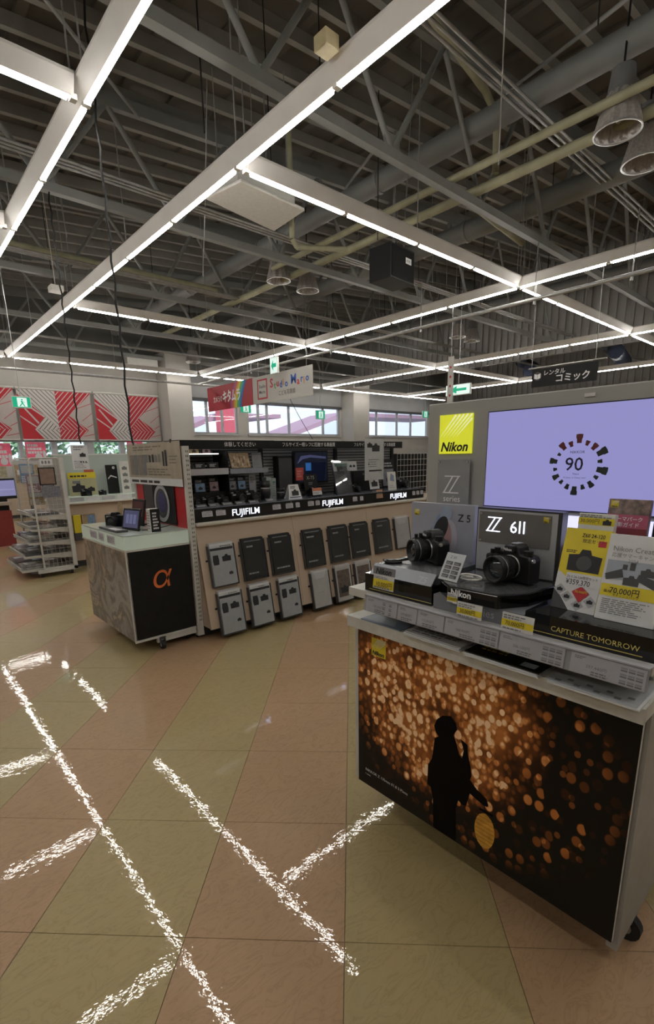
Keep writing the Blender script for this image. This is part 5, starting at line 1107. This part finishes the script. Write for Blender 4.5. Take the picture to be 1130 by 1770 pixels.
# catalogue pockets on the sloping fronts
def pocket(x, w_, row, style, lb, k):
    z0 = .415 if row else .035; h_ = .345 if row else .355
    ysurf = 3.285 + .135*(z0-.095)/.795
    F = Fr((x, ysurf-.035, z0), (1, 0, 0), (0, .17, 1))
    t = thing('catalogue_pocket', F(w_/2, 0), lb, 'catalogue holder', 'catalogue pockets on the island')
    bm_ = {'black': M('catalogue_black', (.014,.014,.015), .3, var=.1), 'lens': M('catalogue_grey', (.40,.40,.41), .35), 'plain': M('catalogue_pale', (.48,.46,.45), .4), 'photo': M('catalogue_pale', (.48,.46,.45), .4)}[style]
    rd = random.Random(k)
    for i in range(3): build(MB().fbox(F, .008+.002*i, .010, w_-.008+.001*i, h_-.005+.004*(2-i), -.026+.008*i, -.019+.008*i), 'catalogue', bm_, t)
    mb = MB()
    if style == 'black': scribble(mb, F, .04, .05, w_-.04, .075, 1, 0, k, .5, -.0025); scribble(mb, F, .05, h_*.78, w_*.6, h_*.86, 1, 0, k+3, .5, -.0025); mb.quad(F, w_*.15, h_-.03, w_*.85, h_-.02, -.0025, 2)
    elif style == 'lens':
        mb.quad(F, .012, h_-.04, w_-.012, h_-.008, -.0025, 3); mb.quad(F, .012, h_-.06, w_-.012, h_-.04, -.0024, 1); scribble(mb, F, w_*.45, h_-.035, w_-.02, h_-.02, 1, 1, k, ww=-.0025)
        mb.fpoly(F, [(.03,h_*.5),(.075,h_*.5),(.08,h_*.6),(.075,h_*.72),(.03,h_*.72),(.025,h_*.6)], -.002, 1); campic(mb, F, w_*.65, h_*.63, .075, 1, None, -.002); campic(mb, F, w_*.75, h_*.28, .035, 1, None, -.002)
    elif style == 'plain': mb.fpoly(F, [(.03,h_-.01),(w_-.03,h_-.01),(w_-.06,h_-.08),(.06,h_-.08)], -.0025, 3); scribble(mb, F, .07, h_*.4, w_-.07, h_*.43, 1, 0, k, ww=-.002)
    else: mb.quad(F, .025, .05, w_-.025, h_-.05, -.0025, 4); campic(mb, F, w_*.5, h_*.33, .10, 1, None, -.002)
    build(mb, 'print', [LGREY, INK, INKG, PAPER, M('catalogue_photo_brown', (.13,.095,.075), .4, var=.4, scale=30)], t)
    build(MB().fbox(F, 0, 0, w_, h_-.02, .0, .0015), 'clear_front', ACR, t)
    build(MB().fbox(F, 0, 0, w_, .004, -.03, 0).fbox(F, -.003, 0, 0, h_-.02, -.03, .0015).fbox(F, w_, 0, w_+.003, h_-.02, -.03, .0015), 'holder_frame', DARKG, t)
    build(MB().fbox(F, -.02, h_*.60, w_+.0, h_*.64, -.034, -.03), 'hanging_bar', MATTE, t)
ups = [(1.775,.225,'lens','grey catalogue of two lenses in the upper pocket row, leftmost'), (2.065,.225,'black','black catalogue in the upper pocket row, second from left'), (2.345,.225,'black','black catalogue in the upper pocket row, left of the first seam'), (2.70,.235,'black','black photography catalogue in the upper row, right of the first seam'), (3.015,.24,'black','black photography catalogue in the upper row, centre of middle cabinet'), (3.305,.235,'black','black photography catalogue in the upper row, left of the second seam'), (3.63,.24,'black','black catalogue in the upper row of the right cabinet'), (3.95,.235,'plain','pale catalogue in the upper row of the right cabinet')]
los = [(1.79,.215,'lens','grey lens catalogue in the lower pocket row, leftmost'), (2.075,.215,'lens','grey catalogue with a small lens in the lower row, second'), (2.37,.22,'lens','grey catalogue of two lenses in the lower row, third'), (2.735,.215,'plain','plain pale catalogue in the lower row, fourth'), (3.025,.21,'photo','brown photo catalogue in the lower row, fifth'), (3.295,.22,'photo','brown photo catalogue in the lower row, sixth')]
for k, (x, w_, st, lb) in enumerate(ups): pocket(x, w_, 1, st, lb, k)
for k, (x, w_, st, lb) in enumerate(los): pocket(x, w_, 0, st, lb, k+30)

# ================================================================ end display with the orange letter
t = thing('display_case', (1.42, 3.9, 0), 'white wheeled end display with black panel and orange letter', 'display case')
build(MB().box((1.19, 3.432, .10), (1.655, 4.375, .765)), 'carcass', OFFW, t)
build(MB().box((1.195, 3.42, .115), (1.65, 3.432, .765)), 'black_front_panel', MATTE, t, label='matte black front panel')
ROCK = bpy.data.materials.new('seascape_print'); ROCK.use_nodes = True
nt = ROCK.node_tree; tc_ = nt.nodes.new('ShaderNodeTexCoord'); n1 = nt.nodes.new('ShaderNodeTexNoise'); n1.inputs['Scale'].default_value = 2.3; n1.inputs['Distortion'].default_value = 1.1; n1.inputs['Detail'].default_value = 9; n1.inputs['Roughness'].default_value = .62
r_ = nt.nodes.new('ShaderNodeValToRGB'); e = r_.color_ramp.elements; e[0].position = .3; e[0].color = (.06,.052,.048,1); e[1].position = .7; e[1].color = (.55,.50,.45,1)
for p, c in ((.42, (.30,.28,.26,1)), (.50, (.10,.085,.07,1)), (.57, (.38,.31,.23,1)), (.63, (.15,.13,.11,1))): q = e.new(p); q.color = c
nt.links.new(tc_.outputs['Object'], n1.inputs['Vector']); nt.links.new(n1.outputs['Fac'], r_.inputs[0]); nt.links.new(r_.outputs[0], nt.nodes['Principled BSDF'].inputs['Base Color']); nt.nodes['Principled BSDF'].inputs['Roughness'].default_value = .3
build(MB().box((1.178, 3.425, .10), (1.19, 4.375, .765)), 'photo_side_panel', ROCK, t, label='glossy grey brown landscape photo panel')
build(MB().box((1.174, 3.416, .765), (1.655, 4.38, .778)).box((1.174, 3.416, .095), (1.182, 3.424, .765)).box((1.182, 3.416, .095), (1.655, 3.42, .112)), 'edge_trim', OFFW, t)
text('α', FY(1.33, 3.42, .475), 0, .0, .235, M('orange_letter', (.62,.14,.03), .5, var=.03), t, shear=.2)
build(MB().box((1.34, 3.425, .055), (1.655, 3.45, .10)), 'wheel_rail', OFFW, t)
for p in ((1.375, 3.425), (1.61, 3.5), (1.375, 4.3), (1.61, 4.3)): caster(p[0], p[1], t, .034)
FROST = M('frosted_acrylic', (.50,.54,.47), .25, trans=.25, emit=.10, ecol=(.62,.74,.60), var=.05, scale=5)
build(MB().box((1.20, 3.44, .778), (1.65, 4.36, .786)), 'lit_bed', M('lit_bed', (.6,.7,.6), .5, emit=.3, ecol=(.75,.9,.75)), t)
build(MB().box((1.176, 3.42, .779), (1.184, 4.376, .872)).box((1.184, 3.42, .779), (1.655, 3.428, .872)), 'frosted_wall', FROST, t, label='glowing pale green acrylic rim')
build(MB().box((1.176, 3.42, .872), (1.655, 4.376, .880)), 'glass_top', M('glass_top_pale', (.42,.47,.43), .1, var=.05), t)
# small price cards on rim
for k, (y, w_) in enumerate(((4.15, .16), (3.95, .12), (3.76, .16))):
    F = FX(1.174, y, .80, .0); c = thing('price_card', F(w_/2, 0), 'white price card on the glowing acrylic rim, %s' % ('far one', 'middle one', 'near one')[k], 'price card', 'price cards on the acrylic rim')
    build(MB().fbox(F, 0, 0, w_, .06, -.001, 0), 'card', CARD, c); mb = MB(); scribble(mb, F, .01, .01, w_-.01, .05, 4, 0, k, .4); build(mb, 'print', [INKG], c)
# end panel of the island (frame, red panel, poster)
t = thing('island_end_frame', (1.68, 3.9, 0), 'white perforated end frame standing between the display and the camera shelves', 'end frame')
pf = build(MB().box((1.665, 3.405, .06), (1.71, 3.44, 1.482)), 'front_post', OFFW, t)
mb = MB(); z = .15
while z < 1.46: mb.box((1.681, 3.4035, z), (1.686, 3.405, z+.014)).box((1.694, 3.4035, z), (1.699, 3.405, z+.014)); z += .033
build(mb, 'slots', DARKG, pf, kind='stuff')
build(MB().box((1.665, 4.385, .06), (1.71, 4.42, 1.482)), 'rear_post', OFFW, t)
build(MB().box((1.675, 3.44, .09), (1.70, 4.385, 1.48)), 'panel', M('panel_red', (.42,.025,.03), .3), t, label='glossy red back panel')
build(MB().box((1.662, 3.405, .03), (1.712, 4.42, .06)), 'foot_rail', OFFW, t)
for yy in (3.47, 4.36): caster(1.688, yy, t, .015)
t = sheet('poster_board', FX(1.655, 4.465, 1.19), 1.03, .33, CREAMP, 'beige poster board with small product photos over the end display', 'poster', None)
F = FX(1.655, 4.465, 1.19); mb = MB()
mb.quad(F, 0, 0, 1.03, .055, .001, 1); scribble(mb, F, .05, .015, .95, .04, 1, 0, 1, .8, .002)
for i in range(4): mb.quad(F, .05+.09*i, .075, .13+.09*i, .24, .002, 2 if i % 2 else 3)
for i in range(5): mb.fpoly(F, [(.40+.06*i,.18),(.44+.06*i,.18),(.44+.06*i,.24-.01*(i%2)),(.40+.06*i,.24)], .002, 0 if i in (1,2) else 2)
mb.fpoly(F, [(.72,.15),(.75,.15),(.75,.26),(.72,.26)], .002, 0).fpoly(F, [(.765,.15),(.80,.15),(.80,.27),(.765,.27)], .002, 0)
scribble(mb, F, .42, .08, .96, .14, 3, 4, 3, .45, .002); scribble(mb, F, .14, .275, .8, .315, 2, 4, 5, .5, .002); scribble(mb, F, .84, .17, .99, .24, 3, 4, 6, .4, .002)
build(mb, 'print', [INK, PAPER, GREY, M('print_taupe', (.20,.17,.14), .5), M('print_brown', (.18,.15,.11), .6)], t)
build(MB().tube((1.6555, 3.58, 1.51), (1.6555, 3.58, 1.535), .008, 8).tube((1.6555, 4.30, 1.51), (1.6555, 4.30, 1.535), .008, 8), 'clip', DARKG, t)
t = sheet('product_poster', FX(1.665, 4.22, .885), .60, .31, MATTE, 'dark poster of a large silver lens ring against the red panel', 'poster', None)
F = FX(1.664, 4.22, .885); mb = MB()
def ringp(mb, F, u, v, r0_, r1_, mi, n=28, sx=.62, ww=.002):
    for i in range(n):
        a, b = 2*PI*i/n, 2*PI*(i+1)/n
        mb.fpoly(F, [(u+sx*r0_*math.cos(a), v+r0_*math.sin(a)), (u+sx*r1_*math.cos(a), v+r1_*math.sin(a)), (u+sx*r1_*math.cos(b), v+r1_*math.sin(b)), (u+sx*r0_*math.cos(b), v+r0_*math.sin(b))], ww, mi)
ringp(mb, F, .36, .16, .118, .150, 0, sx=.95); blob(mb, F, .36, .16, .112, .118, 1, 28, .0016); blob(mb, F, .37, .17, .075, .085, 3, 24, .0022); mb.quad(F, .02, .0, .2, .31, .0012, 2)
build(mb, 'print', [LGREY, DARKG, M('print_charcoal', (.05,.045,.045), .4), M('lens_violet', (.06,.065,.15), .2)], t)
# things on the case
t = thing('tablet', (1.34, 3.70, .88), 'black tablet with a dim violet screen leaning on the case', 'tablet')
F = Fr((1.30, 3.80, .8805), (.22, -1, 0), (.25, 0, 1)); bevel(build(MB().fbox(F, 0, 0, .22, .165, -.012, 0), 'frame', BLACK, t), .004)
build(MB().fbox(F, .018, .02, .202, .148, 0, .001), 'screen', M('tablet_screen', (.03,.03,.05), .1, emit=.35, ecol=(.10,.10,.20)), t)
mb = MB()
for i in range(3): mb.quad(F, .05+.045*i, .05, .085+.045*i, .12, .0015, 0)
build(mb, 'picture', [M('tablet_tile', (.05,.06,.12), .2, emit=.4, ecol=(.17,.18,.33))], t); build(MB().fbox(F, .08, .0, .14, .02, -.09, -.012), 'stand', BLACK, t)
t = thing('tablet', (1.47, 3.95, .88), 'second dark tablet standing behind the violet screened one', 'tablet')
F = Fr((1.46, 4.03, .8805), (.1, -1, 0), (.18, 0, 1)); bevel(build(MB().fbox(F, 0, 0, .2, .21, -.012, 0), 'frame', BLACK, t), .004)
mb = MB().quad(F, .02, .1, .18, .19, .001, 0); [blob(mb, F, .04+.03*i, .09, .014, .02, 1) for i in range(5)]; build(mb, 'picture', [M('dim_red_picture', (.09,.03,.03), .3), M('dim_rose', (.3,.12,.1), .4)], t); build(MB().fbox(F, .08, 0, .12, .02, -.08, -.012), 'stand', BLACK, t)
t = thing('lens_carton', (1.42, 3.45, .88), 'narrow carton with white and black sides and a lens picture', 'box')
bevel(build(MB().box((1.395, 3.46, .8805), (1.465, 3.53, 1.045)), 'carton', WHITE, t), .002)
mb = MB().quad(FY(1.395, 3.46, .8805), .0, 0, .07, .165, .0008, 0); scribble(mb, FY(1.395, 3.46, .8805), .015, .02, .06, .15, 6, 1, 3, .55, .0014); scribble(mb, FX(1.395, 3.53, .8805), .01, .02, .06, .15, 7, 2, 4, .5, .0012); build(mb, 'print', [BLACK, PAPER, INKG], t)
put_cam(1.33, 4.02, .8805, -.9, 'black camera on the end display behind the tablet', 'cameras on the end display', 1.25)
put_cam(1.42, 4.22, .8805, -.7, 'black camera farthest back on the end display', 'cameras on the end display', 1.0)
t = thing('display_tray', (1.25, 3.75, .88), 'flat dark tray with small cards along the end display', 'tray'); bevel(build(MB().box((1.20, 3.62, .8805), (1.285, 4.0, .897)), 'tray', DARKG, t), .003); build(MB().box((1.203, 3.64, .897), (1.25, 3.80, .899)), 'card', LGREY, t)
t = sheet('photo_card', FX(1.47, 4.36, .885, .1), .11, .16, pic_m[3], 'small brown photo card behind the cameras of the end display', 'card', None)
t = thing('cable_loop', (1.5, 3.6, .88), 'thin dark cable curling over the end display', 'cable'); build(MB().path([(1.38, 3.60, .884), (1.44, 3.56, .884), (1.52, 3.62, .884), (1.56, 3.56, .90), (1.60, 3.52, .92), (1.63, 3.55, .90), (1.65, 3.62, .884)], .003, 6), 'cable', MATTE, t)

# ================================================================ second island behind, with the rack
for k, (x0, x1) in enumerate(((1.73, 2.66), (2.663, 3.59), (3.593, 4.5))):
    t = thing('display_cabinet', ((x0+x1)/2, 7.5, 0), 'cream base cabinet of the rear island, %s' % ('left end beside the wire rack', 'middle, hidden behind the beige poster', 'right end, hidden behind the shelves')[k], 'cabinet', 'rear island cabinets')
    build(MB().box((x0, 7.10, 0), (x1, 8.0, .09)), 'plinth_base', DARKG, t); build(MB().box((x0, 7.04, .09), (x1, 8.0, .84)), 'carcass', CREAM, t)
t = thing('counter_top', (3.1, 7.5, .84), 'white counter top of the rear island', 'counter top'); bevel(build(MB().box((1.71, 6.98, .841), (4.5, 8.0, .868)), 'slab', WHITE, t), .008)
t = thing('lit_display_tray', (2.4, 7.2, .868), 'pale glowing display tray on the rear island', 'display tray')
build(MB().box((1.76, 7.03, .8685), (3.6, 7.42, .93)), 'tray', FROST, t)
for i in range(5): build(MB().box((1.80+.2*i, 7.025, .875), (1.97+.2*i, 7.029, .925)), 'price_card', PAPER if i % 2 else LGREY, t)
t = thing('back_panel', (3, 7.5, .868), 'pale green white back panel of the rear island', 'panel'); build(MB().box((1.78, 7.48, .8685), (4.4, 7.52, 1.47)), 'panel', M('panel_mint', (.40,.45,.41), .5, var=.04, scale=3), t)
build(MB().box((1.76, 7.475, 1.47), (4.42, 7.525, 1.485)), 'top_trim', WHITE, t)
t = info_card(1.88, 7.30, .9305, .36, .31, None, 'yellow topped photo sign on the rear island', .05, 'sign', 'camera_sign', 'signs on the rear island', back=M('sign_pale_yellow', (.40,.38,.22), .5), fn=lambda mb, F, w_, h_: [mb.quad(F, 0, h_-.08, w_, h_, .001, 0), mb.quad(F, w_*.6, h_, w_*.95, h_+.035, .0, 3), campic(mb, F, .12, .1, .16, 1), campic(mb, F, .28, .08, .09, 1), mb.quad(F, .05, .16, .15, .2, .001, 2), scribble(mb, F, .03, h_-.06, .33, h_-.02, 1, 1, 3)], mats=[YEL, INK, GREY, M('tag_red', (.4,.08,.04), .5)])
put_cam(2.05, 7.16, .9305, 0, 'black camera before the yellow sign on the rear island', 'cameras on the rear island', 1.1)
put_cam(2.26, 7.16, .9305, .1, 'small black camera right of the yellow sign', 'cameras on the rear island', .8)
info_card(2.39, 7.32, .9305, .16, .40, None, 'tall black card with a pale stroke on the rear island', .05, 'sign', 'tall_card', 'signs on the rear island', fn=lambda mb, F, w_, h_: [mb.fpoly(F, [(.02,.22),(.06,.26),(.14,.23),(.14,.215),(.06,.24),(.02,.2)], .001, 0), blob(mb, F, .11, .36, .02, .02, 0)], mats=[PAPER])
info_card(2.56, 7.24, .9305, .13, .45, None, 'tall white card with dark product photos on the rear island', .05, 'sign', 'tall_card', 'signs on the rear island', back=WHITE, fn=lambda mb, F, w_, h_: [campic(mb, F, .065, .08+.09*i, .07, 0) for i in range(4)], mats=[GREY])
sheet('hanging_notice', FY(1.83, 6.80, 1.285), .195, .30, PAPER, 'white notice sheet with a black camera drawing hung on the chain', 'notice',
      lambda mb, F, w_, h_: [campic(mb, F, .13, .18, .07, 0), scribble(mb, F, .03, .24, .17, .30, 2, 1, 5, .5), scribble(mb, F, .02, .02, .18, .12, 5, 1, 8, .4), [blob(mb, F, .1+.03*i, .095, .009, .009, 0) for i in range(3)]], [INK, INKG], .001)
t = thing('yellow_booklet_holder', (1.85, 6.99, .36), 'yellow booklet hanging on the front of the rear island', 'booklet holder')
F = FY(1.79, 7.02, .37); build(MB().fbox(F, 0, 0, .09, .33, -.0, .05), 'booklet', YEL, t); build(MB().fbox(F, -.005, 0, .095, .10, 0, .055), 'holder', DARKG, t)
t = thing('yellow_booklet_holder', (1.98, 6.99, .36), 'brown and blue photo booklet hanging beside the yellow one', 'booklet holder')
F = FY(1.90, 7.02, .42); build(MB().fbox(F, 0, 0, .17, .28, -.0, .03), 'booklet', pic_m[3], t); build(MB().fbox(F, .07, .05, .165, .27, .03, .0315), 'print', pic_m[0], t); build(MB().fbox(F, -.005, 0, .175, .08, 0, .036), 'holder', DARKG, t)
# the white wire rack at the end of the rear island
R_ = thing('wire_rack', (1.45, 7.15, 0), 'white wheeled wire end rack with five sloping shelves of packages', 'rack')
RW = M('rack_white', (.46,.44,.39), .45)
def bar(mb, pts, r=.009): return mb.path(pts, r, 6)
for yy in (6.72, 7.62):
    fr = build(bar(MB(), [(1.325, yy, .09), (1.325, yy, 1.40), (1.36, yy, 1.435), (1.63, yy, 1.435), (1.665, yy, 1.40), (1.665, yy, .09), (1.325, yy, .09)], .011), 'side_frame', RW, R_)
    wire_grid(fr, FY(1.335, yy, .10), .33, 1.32, .047, .06, .0016, 'wire_mesh', RW)
build(MB().box((1.655, 6.70, .06), (1.70, 6.74, 1.44)), 'post', OFFW, R_); build(MB().box((1.655, 7.60, .06), (1.70, 7.64, 1.44)), 'post', OFFW, R_)
build(MB().box((1.672, 6.74, .12), (1.69, 7.60, 1.43)), 'back_panel', M('rack_back', (.34,.31,.27), .6), R_)
build(MB().box((1.25, 6.70, .055), (1.70, 6.745, .10)).box((1.25, 7.6, .055), (1.70, 7.645, .10)), 'base_rail', OFFW, R_)
for p in ((1.29, 6.74), (1.63, 6.74), (1.29, 7.6), (1.63, 7.6)): caster(p[0], p[1], R_, .03)
PK = M('package_clear_grey', (.26,.25,.24), .15, var=.3, scale=30); PD = M('package_dark', (.08,.08,.085), .2, var=.3, scale=20)
sh = [(.10, 1.08), (.265, 1.13), (.425, 1.20), (.585, 1.25), (.74, 1.29)]
nm = ['bottom', 'second lowest', 'middle', 'second highest', 'top']
for k, (z, xf) in enumerate(sh):
    s_ = build(MB().prism(Fr((0, 6.75, 0), (1, 0, 0), (0, 0, 1)), [(xf, z), (1.67, z), (1.67, z+.008), (xf, z+.008)], 0, -.84), 'shelf', RW, R_)
    build(MB().prism(Fr((0, 6.745, 0), (1, 0, 0), (0, 0, 1)), [(xf, z-.012), (1.35, z-.02), (1.67, z-.06), (1.67, z+.008), (xf, z+.008)], 0, .006), 'bracket', RW, s_)
    mb = MB(); y = 6.75
    mb.tube((xf-.005, 6.75, z+.045), (xf-.005, 7.59, z+.045), .004, 5)
    while y < 7.6: mb.tube((xf-.003, y, z), (xf-.005, y, z+.045), .0025, 4); y += .035
    build(mb, 'front_lip', OFFW, s_, kind='stuff')
    for j in range(3):
        y0 = 6.78+.275*j
        for q in range(2 if k < 3 else 1):
            t = thing('wrapped_package', (xf+.18, y0+.12, z+.009+.032*q), 'flat film-wrapped package on the %s rack shelf, %s of three%s' % (nm[k], ('nearest', 'middle', 'farthest')[j], ('', ', on top of another')[q] if k < 3 else ''), 'package', 'packages on the wire rack')
            a = .012*((j+q+k) % 3); bevel(build(MB().box((xf+.012+a, y0+a, z+.0095+.032*q), (xf+.30+a*.5, y0+.245, z+.039+.032*q)), 'packet', PD if (j+k) % 3 == 1 else PK, t), .004)
            build(MB().box((xf+.05+a, y0+.05, z+.0391+.032*q), (xf+.20, y0+.19, z+.0397+.032*q)), 'label_sheet', PAPER if j != 1 else GREY, t)
# cards and pictures hung in the rack's upper half
for k, (x, y, z, w_, h_, m_, lb) in enumerate(((1.36, 7.45, 1.13, .16, .24, pic_m[0], 'pale blue round sticker card hung at the far side of the rack'), (1.33, 7.0, 1.02, .15, .22, pic_m[2], 'rose picture sheet hung inside the wire rack'), (1.46, 6.86, .96, .14, .20, pic_m[1], 'grey sheet of faces hung inside the wire rack'), (1.38, 7.28, .85, .18, .2, pic_m[3], 'brown leaflet hung low inside the wire rack'))):
    t = sheet('hung_leaflet', FY(x, y, z), w_, h_, m_, lb, 'leaflet', lambda mb, F, a, b: [scribble(mb, F, .01, .01, a-.01, b*.4, 4, 0, 3, .5), mb.quad(F, .015, b*.5, a-.015, b-.02, .001, 1)], [PAPER, LGREY], group='leaflets in the wire rack')
    build(MB().tube((x+w_/2, y, z+h_), (1.672, y, z+h_), .003, 5), 'hook', RW, t)
t = sheet('framed_sample', FY(1.41, 6.695, 1.12), .18, .205, MATTE, 'square brown photo in a dark frame hung on the rack side', 'picture', lambda mb, F, a, b: mb.quad(F, .012, .012, a-.012, b-.012, .001, 0), [M('sample_brown', (.20,.13,.095), .5, var=.15)], .012)
t = sheet('framed_sample', FY(1.44, 6.695, 1.35), .14, .07, PAPER, 'small white card with dark figures at the top of the rack', 'card', lambda mb, F, a, b: [blob(mb, F, .03+.035*i, .035, .012, .02, 0) for i in range(3)], [GREY], .004)
t = sheet('framed_sample', FY(1.42, 6.695, .97), .2, .13, pic_m[1], 'grey photo sheet hung below the brown framed picture', 'picture', None, th=.004)

# ================================================================ red counter at the far left
t = thing('service_counter', (.9, 10.2, 0), 'red service counter with a pale top at the far left', 'counter')
build(MB().box((-2.0, 9.84, .0), (1.58, 10.6, .60)), 'red_front', M('counter_red', (.20,.025,.022), .45), t)
build(MB().box((-2.0, 9.86, .60), (1.56, 10.6, .69)), 'dark_band', MATTE, t); bevel(build(MB().box((-2.02, 9.78, .69), (1.60, 10.62, .745)), 'worktop', M('worktop_beige', (.36,.30,.24), .5), t), .006)
t = thing('kiosk_monitor', (1.5, 10.0, .745), 'black photo kiosk monitor with a violet screen on the red counter', 'monitor')
bevel(build(MB().box((1.26, 9.90, .79), (1.72, 9.95, 1.13)), 'housing', BLACK, t), .006); build(MB().box((1.28, 9.898, .84), (1.70, 9.90, 1.10)), 'screen', M('kiosk_screen', (.1,.1,.2), .2, emit=.5, ecol=(.28,.27,.50)), t)
build(MB().box((1.30, 9.895, .94), (1.68, 9.898, .95)).box((1.32, 9.895, .97), (1.45, 9.898, 1.07)), 'picture', M('kiosk_tile', (.2,.2,.3), .3, emit=.5, ecol=(.35,.36,.6)), t); build(MB().box((1.42, 9.93, .745), (1.56, 9.99, .80)), 'foot', BLACK, t)
t = thing('kiosk_monitor', (.9, 10.0, .745), 'second kiosk monitor on the red counter beyond the picture edge', 'monitor')
bevel(build(MB().box((.6, 9.90, .79), (1.06, 9.95, 1.13)), 'housing', BLACK, t), .006); build(MB().box((.62, 9.898, .84), (1.04, 9.90, 1.10)), 'screen', MATS['kiosk_screen'], t); build(MB().box((.76, 9.93, .745), (.9, 9.99, .80)), 'foot', BLACK, t)
for k, (x, y, z, w_, h_, m_, lb) in enumerate(((1.45, 10.4, 1.13, .30, .2, M('sample_cream', (.32,.28,.18), .5, var=.3), 'cream sample board behind the kiosk monitor'), (1.9, 10.5, 1.0, .4, .35, pic_m[3], 'brown sample board seen through the wire rack'), (2.4, 10.5, 1.0, .35, .42, LGREY, 'pale sample board behind the wire rack'))):
    t = sheet('sample_board', FY(x, y+.3, z), w_, h_, m_, lb, 'sample board', lambda mb, F, a, b: [mb.quad(F, .03+.09*i, .04+.12*j, .10+.09*i, .13+.12*j, .001, (i+j) % 2) for i in range(int((a-.05)/.09)) for j in range(int((b-.05)/.12))], [GREY, PAPER], .02)
    build(MB().box((x+w_/2-.03, y+.32, .0), (x+w_/2+.03, y+.35, z+.1)), 'stand', DARKG, t)
# low counters behind the second island, along the blinds
for k, (x0, x1) in enumerate(((-1.5, 1.2), (1.4, 4.2), (4.4, 7.0))):
    t = thing('low_counter', ((x0+x1)/2, 14.9, 0), ('low cream counter by the windows on the left', 'low cream counter by the windows in the middle', 'low cream counter by the windows near the column')[k], 'counter', 'low counters by the windows')
    build(MB().box((x0, 14.7, 0), (x1, 15.2, .08)), 'plinth_base', DARKG, t); build(MB().box((x0, 14.65, .08), (x1, 15.2, .95)), 'carcass', CREAM, t); build(MB().box((x0-.02, 14.62, .95), (x1+.02, 15.22, .98)), 'top', OFFW, t)
# shelving along the back wall beyond the island (only its tops could show)
for k, x0 in enumerate((6.2, 8.6, 11.0)):
    t = thing('shelf_gondola', (x0+1, 11.5, 0), ('white shelf gondola beyond the island, left one', 'white shelf gondola beyond the island, middle one', 'white shelf gondola beyond the island, right one')[k], 'shelf unit', 'gondolas beyond the island')
    build(MB().box((x0, 11.48, .1), (x0+1.9, 11.52, 1.35)), 'back_board', OFFW, t); build(MB().box((x0, 11.1, 0), (x0+1.9, 11.9, .14)), 'base', OFFW, t)
    for z in (.45, .75, 1.05): build(MB().box((x0, 11.15, z), (x0+1.9, 11.48, z+.03)), 'shelf', OFFW, t)
# dark blue bundles stored high up beyond the siding
for k, (x, y, z, l) in enumerate(((17.2, 6.0, 3.95, 2.6), (18.6, 9.4, 4.0, 2.2), (16.8, 3.0, 3.95, 2.0))):
    o = build(MB().tube((x, y, z+.35), (x+l, y+.6, z+.4), .22, 12).tube((x+.1, y+.4, z+.7), (x+l, y+.9, z+.75), .2, 12).tube((x+.4, y+.3, z+.9), (x+.4, y+.3, roofz(x)-.2), .01, 5), 'duct_bundle', M('duct_blue', (.035,.05,.10), .6, var=.4, scale=4), at_=(x+l/2, y, z+.1))
    tag(o, 'dark blue duct bundle high beyond the siding, %s' % ('above the black sign', 'farther left of the black sign', 'at the right picture edge')[k], 'duct', 'blue ducts beyond the siding')
